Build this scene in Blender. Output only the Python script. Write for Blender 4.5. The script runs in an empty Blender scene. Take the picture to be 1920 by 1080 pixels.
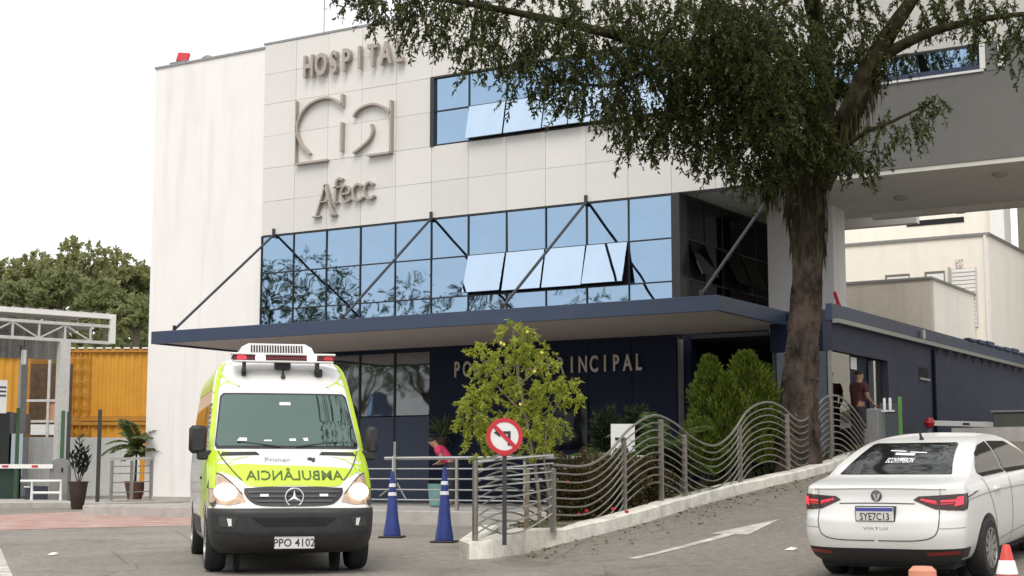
import bpy, bmesh, math, random
import numpy as np
from mathutils import Vector, Matrix
from mathutils.bvhtree import BVHTree
random.seed(7); np.random.seed(7)
scn = bpy.context.scene
col = scn.collection
R = math.radians

# ------------------------------------------------------------------ camera
F, HZ, YAW, CAM_H = 2850.0, 885.0, R(31.4), 1.2
PITCH = math.atan((HZ-540)/F)
cam_data = bpy.data.cameras.new('camera'); cam = bpy.data.objects.new('camera', cam_data); col.objects.link(cam)
cam.location = (0, 0, CAM_H); cam.rotation_euler = (R(90)+PITCH, 0, YAW)
cam_data.sensor_width = 36; cam_data.lens = 36*F/1920
cam_data.clip_start = 0.1; cam_data.clip_end = 3000
scn.camera = cam

# ------------------------------------------------------------------ sky, sun, exposure
SUN_EL, SUN_AZ = R(55), R(160)          # azimuth clockwise from +Y
world = bpy.data.worlds.new('World'); scn.world = world; world.use_nodes = True
nt = world.node_tree; nt.nodes.clear()
wo = nt.nodes.new('ShaderNodeOutputWorld'); bg = nt.nodes.new('ShaderNodeBackground')
sky = nt.nodes.new('ShaderNodeTexSky'); sky.sky_type = 'NISHITA'; sky.sun_disc = False
sky.sun_elevation = SUN_EL; sky.sun_rotation = SUN_AZ; sky.dust_density = 4; sky.air_density = 1.2
tc = nt.nodes.new('ShaderNodeTexCoord'); nz = nt.nodes.new('ShaderNodeTexNoise')
nz.inputs['Scale'].default_value = 2.2; nz.inputs['Detail'].default_value = 5
nt.links.new(tc.outputs['Generated'], nz.inputs['Vector'])
cr = nt.nodes.new('ShaderNodeValToRGB')      # even overcast sheet with faint cloud relief
cr.color_ramp.elements[0].position = 0.3; cr.color_ramp.elements[0].color = (9.2, 9.4, 9.7, 1)
cr.color_ramp.elements[1].position = 0.7; cr.color_ramp.elements[1].color = (10.6, 10.6, 10.6, 1)
nt.links.new(nz.outputs['Fac'], cr.inputs['Fac'])
mx = nt.nodes.new('ShaderNodeMix'); mx.data_type = 'RGBA'; mx.inputs['Factor'].default_value = 0.88
nt.links.new(sky.outputs['Color'], mx.inputs['A']); nt.links.new(cr.outputs['Color'], mx.inputs['B'])
nt.links.new(mx.outputs['Result'], bg.inputs['Color']); bg.inputs['Strength'].default_value = 0.1
nt.links.new(bg.outputs['Background'], wo.inputs['Surface'])
sd = bpy.data.lights.new('sun', 'SUN'); sd.energy = 1.5; sd.angle = R(28); sd.color = (1, 0.96, 0.9)
sun = bpy.data.objects.new('sun', sd); col.objects.link(sun)
sdir = Vector((math.sin(SUN_AZ)*math.cos(SUN_EL), math.cos(SUN_AZ)*math.cos(SUN_EL), math.sin(SUN_EL)))
sun.rotation_euler = sdir.to_track_quat('Z', 'Y').to_euler(); sun.location = sdir*60
vs = scn.view_settings
vs.view_transform = 'Standard'; vs.look = 'None'; vs.gamma = 1; vs.use_curve_mapping = False
vs.exposure = 0.47

# ------------------------------------------------------------------ measuring helpers (photo pixel -> place)
FX, FY, RX, RY = -math.sin(YAW), math.cos(YAW), math.cos(YAW), math.sin(YAW)
def ray(px, py):
    cx = (px-960)/F; cy = -(py-540)/F
    fw = math.cos(PITCH)-cy*math.sin(PITCH); up = math.sin(PITCH)+cy*math.cos(PITCH)
    return FX*fw+RX*cx, FY*fw+RY*cx, up
def aty(px, py, Y):
    d = ray(px, py); t = Y/d[1]; return Vector((d[0]*t, Y, CAM_H+d[2]*t))
def atx(px, py, X):
    d = ray(px, py); t = X/d[0]; return Vector((X, d[1]*t, CAM_H+d[2]*t))
def atz(px, py, Z):
    d = ray(px, py); t = (Z-CAM_H)/d[2]; return Vector((d[0]*t, d[1]*t, Z))
def atd(px, py, D):
    d = ray(px, py); t = D/(d[0]*FX+d[1]*FY); return Vector((d[0]*t, d[1]*t, CAM_H+d[2]*t))
def depth(x, y): return x*FX+y*FY

# ------------------------------------------------------------------ object helpers
WO = {}
def link(o, parent, c):
    col.objects.link(o)
    if parent is not None:
        o.parent = parent; o.location = Vector(c)-WO[parent]
    else: o.location = c
    WO[o] = Vector(c); return o
def mesh(name, v, f, mat, parent=None, smooth=False, origin=None, kind=None):
    v = np.asarray(v, float)
    c = Vector(((v.min(0)+v.max(0))/2).tolist()) if origin is None else Vector(origin)
    me = bpy.data.meshes.new(name); me.from_pydata((v-np.array(c)).tolist(), [], f)
    me.materials.append(mat)
    if smooth: me.polygons.foreach_set('use_smooth', [True]*len(me.polygons))
    me.update(); o = bpy.data.objects.new(name, me); link(o, parent, c)
    if kind: o['kind'] = kind
    return o
def big(name, v, f_arr, mat, parent=None, k=3, smooth=False, kind=None):
    """fast mesh from numpy arrays with k-gon faces"""
    v = np.asarray(v, np.float32); f = np.asarray(f_arr, np.int32).reshape(-1, k)
    c = (v.min(0)+v.max(0))/2
    me = bpy.data.meshes.new(name); me.vertices.add(len(v)); me.vertices.foreach_set('co', (v-c).ravel())
    me.loops.add(f.size); me.loops.foreach_set('vertex_index', f.ravel())
    me.polygons.add(len(f)); me.polygons.foreach_set('loop_start', np.arange(0, f.size, k, dtype=np.int32))
    if smooth: me.polygons.foreach_set('use_smooth', np.ones(len(f), bool))
    me.materials.append(mat); me.update(calc_edges=True); me.validate()
    o = bpy.data.objects.new(name, me); link(o, parent, Vector(c.tolist()))
    if kind: o['kind'] = kind
    return o
def empty(name, loc, label=None, cat=None, group=None, rz=0, local=False):
    o = bpy.data.objects.new(name, None); o.empty_display_size = 0.2; col.objects.link(o)
    o.location = loc; o.rotation_euler = (0, 0, rz); WO[o] = Vector((0, 0, 0)) if local else Vector(loc)
    return tag(o, label, cat, group)
def tag(o, label=None, cat=None, group=None, kind=None):
    if label: o['label'] = label
    if cat: o['category'] = cat
    if group: o['group'] = group
    if kind: o['kind'] = kind
    return o
def copy_tree(o, parent=None):
    c = o.copy(); col.objects.link(c); c.parent = parent
    for ch in list(o.children): copy_tree(ch, c)
    return c
class MB:
    def __init__(s): s.v = []; s.f = []
    def add(s, v, f):
        n = len(s.v); s.v += [tuple(p) for p in v]; s.f += [tuple(i+n for i in q) for q in f]; return s
    def box(s, x0, x1, y0, y1, z0, z1, b=0):
        if x0 > x1: x0, x1 = x1, x0
        if y0 > y1: y0, y1 = y1, y0
        if z0 > z1: z0, z1 = z1, z0
        if b <= 0:
            return s.add([(x, y, z) for x in (x0, x1) for y in (y0, y1) for z in (z0, z1)],
                         [(0, 1, 3, 2), (4, 6, 7, 5), (0, 4, 5, 1), (2, 3, 7, 6), (0, 2, 6, 4), (1, 5, 7, 3)])
        b = min(b, (x1-x0)*.45, (y1-y0)*.45, (z1-z0)*.45)
        X, Y, Z = (x0, x1), (y0, y1), (z0, z1); v = []; ix = {}
        for i in (0, 1):
            for j in (0, 1):
                for k in (0, 1):
                    sx, sy, sz = (1, -1)[i], (1, -1)[j], (1, -1)[k]
                    ix[i, j, k] = len(v)
                    v += [(X[i], Y[j]+sy*b, Z[k]+sz*b), (X[i]+sx*b, Y[j], Z[k]+sz*b), (X[i]+sx*b, Y[j]+sy*b, Z[k])]
        g = lambda i, j, k, a: ix[i, j, k]+a
        f = []
        for i in (0, 1):
            q = [g(i, 0, 0, 0), g(i, 1, 0, 0), g(i, 1, 1, 0), g(i, 0, 1, 0)]; f.append(q[::-1] if i == 0 else q)
            q = [g(0, i, 0, 1), g(1, i, 0, 1), g(1, i, 1, 1), g(0, i, 1, 1)]; f.append(q if i == 0 else q[::-1])
            q = [g(0, 0, i, 2), g(1, 0, i, 2), g(1, 1, i, 2), g(0, 1, i, 2)]; f.append(q[::-1] if i == 0 else q)
        for a in (0, 1):
            for c in (0, 1):
                f.append([g(0, a, c, 1), g(1, a, c, 1), g(1, a, c, 2), g(0, a, c, 2)])
                f.append([g(a, 0, c, 0), g(a, 1, c, 0), g(a, 1, c, 2), g(a, 0, c, 2)])
                f.append([g(a, c, 0, 0), g(a, c, 1, 0), g(a, c, 1, 1), g(a, c, 0, 1)])
        for key in ix: f.append([ix[key], ix[key]+1, ix[key]+2])
        return s.add(v, f)
    def tube(s, pts, r, n=8, cap=True):
        pts = [Vector(p) for p in pts]; m = len(pts)
        rr = r if hasattr(r, '__len__') else [r]*m
        ring = []; up = None
        for i, p in enumerate(pts):
            t = (pts[min(i+1, m-1)]-pts[max(i-1, 0)])
            t = t.normalized() if t.length > 1e-9 else Vector((0, 0, 1))
            if up is None:
                a = Vector((0, 0, 1)) if abs(t.z) < .9 else Vector((1, 0, 0)); up = (a-t*a.dot(t)).normalized()
            else:
                up = up-t*up.dot(t)
                up = up.normalized() if up.length > 1e-6 else t.orthogonal().normalized()
            w = t.cross(up)
            ring.append([p+(up*math.cos(2*math.pi*k/n)+w*math.sin(2*math.pi*k/n))*rr[i] for k in range(n)])
        v = [q for g_ in ring for q in g_]
        f = [(i*n+k, i*n+(k+1) % n, (i+1)*n+(k+1) % n, (i+1)*n+k) for i in range(m-1) for k in range(n)]
        if cap: f += [tuple(range(n))[::-1], tuple((m-1)*n+k for k in range(n))]
        return s.add(v, f)
    def bar(s, p, q, w, h=None, up=(0, 0, 1)):
        """rectangular bar from p to q, w across, h along up"""
        p, q = Vector(p), Vector(q); h = h or w; t = (q-p).normalized(); u = Vector(up)
        if abs(t.dot(u)) > .99: u = Vector((0, 1, 0))
        u = (u-t*u.dot(t)).normalized(); a = t.cross(u)
        v = [e+a*sx*w/2+u*sz*h/2 for e in (p, q) for sx, sz in ((-1, -1), (1, -1), (1, 1), (-1, 1))]
        return s.add(v, [(0, 1, 2, 3), (7, 6, 5, 4), (0, 4, 5, 1), (1, 5, 6, 2), (2, 6, 7, 3), (3, 7, 4, 0)])
    def lathe(s, prof, c=(0, 0, 0), n=24, axis='z', cap=True):
        v = []; m = len(prof)
        for r_, h in prof:
            for k in range(n):
                a = 2*math.pi*k/n; x, y = r_*math.cos(a), r_*math.sin(a)
                p = (x, y, h) if axis == 'z' else ((h, x, y) if axis == 'x' else (x, h, y))
                v.append((p[0]+c[0], p[1]+c[1], p[2]+c[2]))
        f = [(i*n+k, i*n+(k+1) % n, (i+1)*n+(k+1) % n, (i+1)*n+k) for i in range(m-1) for k in range(n)]
        if cap: f += [tuple(range(n))[::-1], tuple((m-1)*n+k for k in range(n))]
        return s.add(v, f)
    def prism(s, pts, fn0, fn1):
        """pts 2-D outline, fn0/fn1 map (u,v) to the two end planes"""
        n = len(pts); v = [fn0(*p) for p in pts]+[fn1(*p) for p in pts]
        f = [tuple(range(n))[::-1], tuple(range(n, 2*n))]+[(i, (i+1) % n, n+(i+1) % n, n+i) for i in range(n)]
        return s.add(v, f)
    def build(s, name, mat, parent=None, smooth=False, origin=None, kind=None):
        o = mesh(name, s.v, s.f, mat, parent, smooth, origin, kind)
        bm = bmesh.new(); bm.from_mesh(o.data); bmesh.ops.recalc_face_normals(bm, faces=bm.faces)
        if smooth:
            for e in bm.edges:
                if len(e.link_faces) == 2 and e.calc_face_angle(0) > R(38): e.smooth = False
        bm.to_mesh(o.data); bm.free(); return o
def box(name, x0, x1, y0, y1, z0, z1, mat, parent=None, b=0): return MB().box(x0, x1, y0, y1, z0, z1, b).build(name, mat, parent)
def tube(name, pts, r, mat, parent=None, n=8): return MB().tube(pts, r, n).build(name, mat, parent, True)
def smooth_pts(pts, k=6):
    """Catmull-Rom through the points"""
    P = [Vector(p) for p in pts]; P = [P[0]*2-P[1]]+P+[P[-1]*2-P[-2]]; out = []
    for i in range(1, len(P)-2):
        for j in range(k):
            t = j/k; a, b, c, d = P[i-1:i+3]
            out.append(.5*((2*b)+(c-a)*t+(2*a-5*b+4*c-d)*t*t+(3*b-a-3*c+d)*t**3))
    out.append(P[-2]); return out
def text_mesh(txt, size=1.0, extrude=0.0, bold=0.0, res=3):
    cu = bpy.data.curves.new('t', 'FONT'); cu.body = txt; cu.size = size; cu.extrude = extrude; cu.offset = bold
    cu.resolution_u = res
    o = bpy.data.objects.new('t', cu); col.objects.link(o)
    dg = bpy.context.evaluated_depsgraph_get(); me = bpy.data.meshes.new_from_object(o.evaluated_get(dg))
    bpy.data.objects.remove(o); bpy.data.curves.remove(cu)
    v = np.array([p.co[:] for p in me.vertices]); f = [tuple(p.vertices) for p in me.polygons]
    bpy.data.meshes.remove(me); return v, f

# ------------------------------------------------------------------ materials
def mat(name, c, rough=.6, metal=0, var=.12, scale=6, bump=0, bscale=40, stretch=None, spec=.5, coat=0, c2=None, emit=None, space='Object', dirt=0):
    m = bpy.data.materials.new(name); m.use_nodes = True; n = m.node_tree; b = n.nodes['Principled BSDF']
    L = n.links.new
    b.inputs['Roughness'].default_value = rough; b.inputs['Metallic'].default_value = metal
    b.inputs['Specular IOR Level'].default_value = spec; b.inputs['Coat Weight'].default_value = coat
    b.inputs['Coat Roughness'].default_value = .05
    t = n.nodes.new('ShaderNodeTexCoord'); mp = n.nodes.new('ShaderNodeMapping'); src = t.outputs[space]
    if space == 'World':
        pass
    L(src, mp.inputs['Vector'])
    if stretch: mp.inputs['Scale'].default_value = stretch
    nz = n.nodes.new('ShaderNodeTexNoise'); nz.inputs['Scale'].default_value = scale; nz.inputs['Detail'].default_value = 6
    nz.inputs['Roughness'].default_value = .62
    L(mp.outputs['Vector'], nz.inputs['Vector'])
    rp = n.nodes.new('ShaderNodeValToRGB'); e = rp.color_ramp.elements
    e[0].position = .32; e[1].position = .68
    ca = tuple(x*(1-var) for x in c); cb = tuple(min(1, x*(1+var)) for x in (c2 or c))
    e[0].color = (*ca, 1); e[1].color = (*cb, 1)
    L(nz.outputs['Fac'], rp.inputs['Fac']); out = rp.outputs['Color']
    if dirt:        # vertical grime streaks
        mp2 = n.nodes.new('ShaderNodeMapping'); mp2.inputs['Scale'].default_value = (1.6, 1.6, .12); L(src, mp2.inputs['Vector'])
        n2 = n.nodes.new('ShaderNodeTexNoise'); n2.inputs['Scale'].default_value = 2.2; n2.inputs['Detail'].default_value = 8; L(mp2.outputs['Vector'], n2.inputs['Vector'])
        r2 = n.nodes.new('ShaderNodeValToRGB'); r2.color_ramp.elements[0].position = .5; r2.color_ramp.elements[1].position = .78
        r2.color_ramp.elements[0].color = (0, 0, 0, 1); r2.color_ramp.elements[1].color = (dirt, dirt, dirt, 1)
        L(n2.outputs['Fac'], r2.inputs['Fac'])
        mm = n.nodes.new('ShaderNodeMix'); mm.data_type = 'RGBA'; L(r2.outputs['Color'], mm.inputs['Factor']); L(out, mm.inputs['A'])
        mm.inputs['B'].default_value = (*[x*.45 for x in c], 1); out = mm.outputs['Result']
    L(out, b.inputs['Base Color'])
    if bump:
        bn = n.nodes.new('ShaderNodeTexNoise'); bn.inputs['Scale'].default_value = bscale; bn.inputs['Detail'].default_value = 4; L(mp.outputs['Vector'], bn.inputs['Vector'])
        bu = n.nodes.new('ShaderNodeBump'); bu.inputs['Strength'].default_value = bump; bu.inputs['Distance'].default_value = .02
        L(bn.outputs['Fac'], bu.inputs['Height']); L(bu.outputs['Normal'], b.inputs['Normal'])
    if emit: b.inputs['Emission Color'].default_value = (*emit[0], 1); b.inputs['Emission Strength'].default_value = emit[1]
    return m
def vary(m, lo=.95, hi=1.04):
    """slight tone change from one piece to the next"""
    n = m.node_tree; b = n.nodes['Principled BSDF']; s = b.inputs['Base Color'].links[0].from_socket
    oi = n.nodes.new('ShaderNodeObjectInfo'); mr = n.nodes.new('ShaderNodeMapRange'); mr.inputs['To Min'].default_value = lo; mr.inputs['To Max'].default_value = hi
    n.links.new(oi.outputs['Random'], mr.inputs['Value']); vm = n.nodes.new('ShaderNodeVectorMath'); vm.operation = 'SCALE'
    n.links.new(s, vm.inputs[0]); n.links.new(mr.outputs['Result'], vm.inputs['Scale']); n.links.new(vm.outputs['Vector'], b.inputs['Base Color']); return m
def leaf_mat(name, c, c2, trans=.35, rough=.5):
    m = bpy.data.materials.new(name); m.use_nodes = True; n = m.node_tree; L = n.links.new; b = n.nodes['Principled BSDF']
    g = n.nodes.new('ShaderNodeNewGeometry'); rp = n.nodes.new('ShaderNodeValToRGB'); e = rp.color_ramp.elements
    e[0].color = (*c, 1); e[1].color = (*c2, 1)
    L(g.outputs['Random Per Island'], rp.inputs['Fac']); L(rp.outputs['Color'], b.inputs['Base Color'])
    b.inputs['Roughness'].default_value = rough; b.inputs['Specular IOR Level'].default_value = .18
    tr = n.nodes.new('ShaderNodeBsdfTranslucent'); L(rp.outputs['Color'], tr.inputs['Color'])
    ms = n.nodes.new('ShaderNodeMixShader'); ms.inputs['Fac'].default_value = trans
    L(b.outputs['BSDF'], ms.inputs[1]); L(tr.outputs['BSDF'], ms.inputs[2]); L(ms.outputs['Shader'], n.nodes['Material Output'].inputs['Surface'])
    return m
def asphalt_mat(name, c):
    m = mat(name, c, .9, var=.1, scale=.35, bump=.35, bscale=60, spec=.25)
    n = m.node_tree; L = n.links.new; b = n.nodes['Principled BSDF']; lk = b.inputs['Base Color'].links[0].from_socket
    t = n.nodes.new('ShaderNodeTexCoord')
    fine = n.nodes.new('ShaderNodeTexNoise'); fine.inputs['Scale'].default_value = 9; fine.inputs['Detail'].default_value = 9; fine.inputs['Roughness'].default_value = .8
    L(t.outputs['Object'], fine.inputs['Vector'])
    r = n.nodes.new('ShaderNodeValToRGB'); r.color_ramp.elements[0].position = .3; r.color_ramp.elements[0].color = (.58, .58, .58, 1)
    r.color_ramp.elements[1].position = .7; r.color_ramp.elements[1].color = (1.28, 1.27, 1.25, 1); L(fine.outputs['Fac'], r.inputs['Fac'])
    vo = n.nodes.new('ShaderNodeTexVoronoi'); vo.feature = 'DISTANCE_TO_EDGE'; vo.inputs['Scale'].default_value = .33
    wp = n.nodes.new('ShaderNodeMix'); wp.data_type = 'RGBA'; wp.inputs['Factor'].default_value = .12; L(t.outputs['Object'], wp.inputs['A']); L(fine.outputs['Color'], wp.inputs['B']); L(wp.outputs['Result'], vo.inputs['Vector'])
    r3 = n.nodes.new('ShaderNodeValToRGB'); r3.color_ramp.elements[0].position = 0; r3.color_ramp.elements[0].color = (.62, .62, .62, 1); r3.color_ramp.elements[1].position = .006; r3.color_ramp.elements[1].color = (1, 1, 1, 1)
    L(vo.outputs['Distance'], r3.inputs['Fac'])
    m1 = n.nodes.new('ShaderNodeMix'); m1.data_type = 'RGBA'; m1.blend_type = 'MULTIPLY'; m1.inputs['Factor'].default_value = 1; L(lk, m1.inputs['A']); L(r.outputs['Color'], m1.inputs['B'])
    m2 = n.nodes.new('ShaderNodeMix'); m2.data_type = 'RGBA'; m2.blend_type = 'MULTIPLY'; m2.inputs['Factor'].default_value = .95; L(m1.outputs['Result'], m2.inputs['A']); L(r3.outputs['Color'], m2.inputs['B'])
    st_ = n.nodes.new('ShaderNodeTexNoise'); st_.inputs['Scale'].default_value = .55; st_.inputs['Detail'].default_value = 5; st_.inputs['Roughness'].default_value = .7; L(t.outputs['Object'], st_.inputs['Vector'])
    r4 = n.nodes.new('ShaderNodeValToRGB'); r4.color_ramp.elements[0].position = .33; r4.color_ramp.elements[0].color = (.66, .65, .64, 1); r4.color_ramp.elements[1].position = .47; r4.color_ramp.elements[1].color = (1, 1, 1, 1); L(st_.outputs['Fac'], r4.inputs['Fac'])
    pt = n.nodes.new('ShaderNodeTexVoronoi'); pt.distance = 'CHEBYCHEV'; pt.inputs['Scale'].default_value = .17; L(wp.outputs['Result'], pt.inputs['Vector'])
    r5 = n.nodes.new('ShaderNodeValToRGB'); r5.color_ramp.elements[0].color = (.86, .86, .87, 1); r5.color_ramp.elements[1].color = (1.06, 1.05, 1.04, 1); L(pt.outputs['Color'], r5.inputs['Fac'])
    m3 = n.nodes.new('ShaderNodeMix'); m3.data_type = 'RGBA'; m3.blend_type = 'MULTIPLY'; m3.inputs['Factor'].default_value = .8; L(m2.outputs['Result'], m3.inputs['A']); L(r4.outputs['Color'], m3.inputs['B'])
    m4 = n.nodes.new('ShaderNodeMix'); m4.data_type = 'RGBA'; m4.blend_type = 'MULTIPLY'; m4.inputs['Factor'].default_value = .8; L(m3.outputs['Result'], m4.inputs['A']); L(r5.outputs['Color'], m4.inputs['B'])
    L(m4.outputs['Result'], b.inputs['Base Color']); return m
def glass_mat(name, tint, rough=.02, metal=1.0, spec=.5):
    m = mat(name, tint, rough, metal, var=.04, scale=1.5, spec=spec)
    n = m.node_tree; L = n.links.new; b = n.nodes['Principled BSDF']; t = n.nodes.new('ShaderNodeTexCoord')
    w = n.nodes.new('ShaderNodeTexNoise'); w.inputs['Scale'].default_value = 1.3; w.inputs['Detail'].default_value = 1; L(t.outputs['Object'], w.inputs['Vector'])
    bu = n.nodes.new('ShaderNodeBump'); bu.inputs['Strength'].default_value = .09; bu.inputs['Distance'].default_value = .05
    L(w.outputs['Fac'], bu.inputs['Height']); L(bu.outputs['Normal'], b.inputs['Normal']); return m

ASPHALT = asphalt_mat('asphalt', (.26, .24, .21)); RAMP = asphalt_mat('ramp_asphalt', (.215, .195, .168))
RED_PAINT = mat('red_walkway_paint', (.42, .2, .17), .85, var=.2, scale=1.4, c2=(.36, .28, .24), bump=.2)
WHITE_MARK = mat('road_marking', (.44, .42, .385), .8, var=.4, scale=3.5, bump=.2)
KERB = mat('kerb_white_paint', (.66, .63, .56), .85, var=.18, scale=5, bump=.5, bscale=18, dirt=.5)
CONC = mat('concrete', (.4, .38, .35), .9, var=.15, scale=3, bump=.3)
PLASTER = mat('white_plaster', (.79, .765, .742), .9, var=.02, scale=1.2, bump=.08, bscale=30, dirt=.22)
PANEL = mat('cream_panel', (.66, .64, .605), .5, var=.02, scale=.8, spec=.4, dirt=.04)
BACK_WALL = mat('cream_wall', (.86, .81, .72), .9, var=.03, scale=1.2, dirt=.15)
vary(PANEL)
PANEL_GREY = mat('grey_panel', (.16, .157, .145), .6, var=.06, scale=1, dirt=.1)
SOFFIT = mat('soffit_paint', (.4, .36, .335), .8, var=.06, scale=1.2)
SOFFIT_W = mat('bridge_soffit', (.66, .64, .58), .8, var=.06, scale=1.2)
JOINT = mat('joint_dark', (.34, .33, .31), .9)
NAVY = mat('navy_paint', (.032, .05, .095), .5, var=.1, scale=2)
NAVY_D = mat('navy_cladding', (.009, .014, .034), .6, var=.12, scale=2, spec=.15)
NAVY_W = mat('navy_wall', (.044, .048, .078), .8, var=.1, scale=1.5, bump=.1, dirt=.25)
DARK = mat('dark_metal', (.02, .021, .024), .45, var=.1)
ROD = mat('tie_rod_steel', (.03, .034, .045), .5, var=.1)
INTERIOR = mat('dark_interior', (.012, .012, .014), .9)
GLASS = glass_mat('blue_mirror_glass', (.27, .385, .52))
GLASS_V = glass_mat('vent_glass_sky_tint', (.47, .58, .70))  # same window glass, tint lightened for the brighter sky tilted vents reflect
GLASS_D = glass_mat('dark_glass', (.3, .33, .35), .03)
GLASS_DK = glass_mat('shaded_glass', (.05, .055, .06), .04)  # darker glass copy, shade of recesses and overhangs put into the tint
LETTER = mat('champagne_letter', (.38, .335, .295), .4, .25, var=.05)
LETTER2 = mat('brass_letter', (.42, .37, .33), .4, .4, var=.05)
STEEL = mat('brushed_steel', (.5, .5, .49), .3, .9, var=.12, scale=12)
STEEL_D = mat('dull_steel', (.3, .3, .29), .45, .7, var=.15, scale=12)
GALV = mat('galvanised_white', (.55, .54, .52), .6, .1, var=.12, scale=8)
ORANGE = mat('container_orange', (.6, .29, .025), .6, var=.1, scale=1.2, dirt=.2)
ORANGE_D = mat('container_frame_orange', (.44, .2, .025), .6, var=.15, scale=2)
WHITE = mat('white_paint', (.78, .77, .74), .5, var=.04)
PAPER = mat('white_sign_face', (.7, .7, .68), .6, var=.08)
BLACK = mat('black_plastic', (.018, .018, .019), .5, var=.15, scale=9)
RUBBER = mat('tyre_rubber', (.016, .016, .016), .85, var=.2, scale=15, bump=.2)
RED = mat('red_paint', (.5, .02, .035), .45, var=.06)
BLUE = mat('cone_blue', (.025, .045, .21), .5, var=.15, scale=6)
ORANGE_C = mat('cone_red', (.6, .06, .045), .5, var=.12)
REFL = mat('reflective_white', (.72, .72, .72), .4, var=.08)
SOIL = mat('planter_soil', (.12, .1, .055), .95, var=.35, scale=5, bump=.8, c2=(.12, .13, .05))
BARK = mat('bark', (.03, .023, .018), .95, var=.6, scale=3.2, bump=1.0, bscale=14, stretch=(1, 1, .6), c2=(.08, .06, .048), spec=.1)
LIMB = mat('mossy_limb_bark', (.022, .018, .011), .95, var=.4, scale=4, bump=1, bscale=10, c2=(.045, .04, .022), spec=.1)
TWIG = mat('twig_bark', (.03, .024, .018), .9, var=.3)
POT = mat('brown_pot', (.045, .028, .022), .6, var=.15)
GREY_BOX = mat('grey_cabinet', (.2, .2, .195), .6, var=.1)
GREEN_M = mat('green_paint', (.04, .11, .05), .5, var=.1)
# ================================================================== SETTING: ground, ramp, markings, kerb, hill
def gz(x, y):
    d = depth(x, y); return .30*min(1, max(0, (d-20)/25))
def ground_sheet():
    Ds = [-420, -150, -40, 0, 12, 20]+list(np.arange(22, 46, 2.0))+[60, 100, 200, 600]
    Xs = [-500, -200, -80, -50]+list(np.arange(-40, 42, 4.0))+[60, 120, 300]
    v = [(FX*d+RX*x, FY*d+RY*x, gz(FX*d+RX*x, FY*d+RY*x)) for d in Ds for x in Xs]; n = len(Xs)
    f = [(i*n+j, i*n+j+1, (i+1)*n+j+1, (i+1)*n+j) for i in range(len(Ds)-1) for j in range(n-1)]
    o = mesh('road_ground', v, f, ASPHALT, origin=(0, 0, 0)); o['kind'] = 'structure'
ground_sheet()
P3 = atd(1060, 1018, 22.0); PB = atd(1545, 885, 29.0)
RD = Vector((PB.x-P3.x, PB.y-P3.y, 0)); RLEN = RD.length; RD.normalize(); RT = Vector((RD.y, -RD.x, 0))
GRADE = (PB.z-P3.z)/RLEN; CROSS = .0
def st(x, y):
    w = Vector((x-P3.x, y-P3.y, 0)); return w.dot(RD), w.dot(RT)
def rampz(s, t):
    if s > 24: s = 24+(s-24)*.15
    p = P3.z+GRADE*s+CROSS*min(t, 9); b = Vector((P3.x, P3.y, 0))+RD*s+RT*t
    q = gz(b.x, b.y)-.03
    k = .1+.5*min(1, max(0, t)/4); h = max(0, k-abs(p-q))/k
    return max(p, q)+h*h*k*.25
def ramp_at(x, y): return rampz(*st(x, y))
def onramp(px, py):
    d = ray(px, py); a, b = 8.0, 60.0
    for _ in range(50):
        m = (a+b)/2; x, y, z = d[0]*m, d[1]*m, CAM_H+d[2]*m
        if z > max(ramp_at(x, y), gz(x, y)): a = m
        else: b = m
    return Vector((d[0]*a, d[1]*a, CAM_H+d[2]*a))
def ramp_sheet():
    S = list(np.arange(-14, 44.1, .5)); T = list(np.arange(0, 20.1, .5)); v = []
    for s in S:
        for t in T:
            b = Vector((P3.x, P3.y, 0))+RD*s+RT*(t-.02); v.append((b.x, b.y, rampz(s, t)))
    n = len(T); f = [(i*n+j, (i+1)*n+j, (i+1)*n+j+1, i*n+j+1) for i in range(len(S)-1) for j in range(n-1)]
    m = len(v); edge = [j for j in range(n)]+[i*n+n-1 for i in range(1, len(S))]+[(len(S)-1)*n+j for j in range(n-2, -1, -1)]+[i*n for i in range(len(S)-2, 0, -1)]
    v += [(v[e][0], v[e][1], -.3) for e in edge]; k = len(edge)
    f += [(edge[i], edge[(i+1) % k], m+(i+1) % k, m+i) for i in range(k)]
    o = mesh('ramp_road', v, f, RAMP, smooth=False); o['kind'] = 'structure'
    bm = bmesh.new(); bm.from_mesh(o.data); bmesh.ops.recalc_face_normals(bm, faces=bm.faces); bm.to_mesh(o.data); bm.free()
ramp_sheet()
def flat_mark(name, poly, matl, zfun, lift=.006, label=None, cut=.4):
    bm = bmesh.new(); bm.faces.new([bm.verts.new((p[0], p[1], 0)) for p in poly])
    xs = [p[0] for p in poly]; ys = [p[1] for p in poly]
    for a, lo, hi in ((0, min(xs), max(xs)), (1, min(ys), max(ys))):
        x = lo+cut
        while x < hi:
            c = [0, 0, 0]; c[a] = x; nrm = [0, 0, 0]; nrm[a] = 1
            bmesh.ops.bisect_plane(bm, geom=bm.verts[:]+bm.edges[:]+bm.faces[:], plane_co=c, plane_no=nrm); x += cut
    bmesh.ops.triangulate(bm, faces=bm.faces)
    v = [(q.co.x, q.co.y, zfun(q.co.x, q.co.y)+lift) for q in bm.verts]; bm.verts.index_update()
    f = [tuple(q.index for q in fc.verts) for fc in bm.faces]; bm.free()
    o = mesh(name, v, f, matl); o['kind'] = 'structure'; return o
rz_ = lambda x, y: max(ramp_at(x, y), gz(x, y))
# white lane arrow up the ramp
a0 = onramp(1185, 1048); a1 = onramp(1405, 990); a2 = onramp(1462, 974)
ad = (a2-a0); ad.z = 0; ad.normalize(); an = Vector((ad.y, -ad.x, 0))
h0 = a2-ad*1.5
flat_mark('lane_arrow_marking', [a0+an*.07, h0+an*.09, h0+an*.3, a2, h0-an*.3, h0-an*.09, a0-an*.07], WHITE_MARK, rz_)
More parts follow.
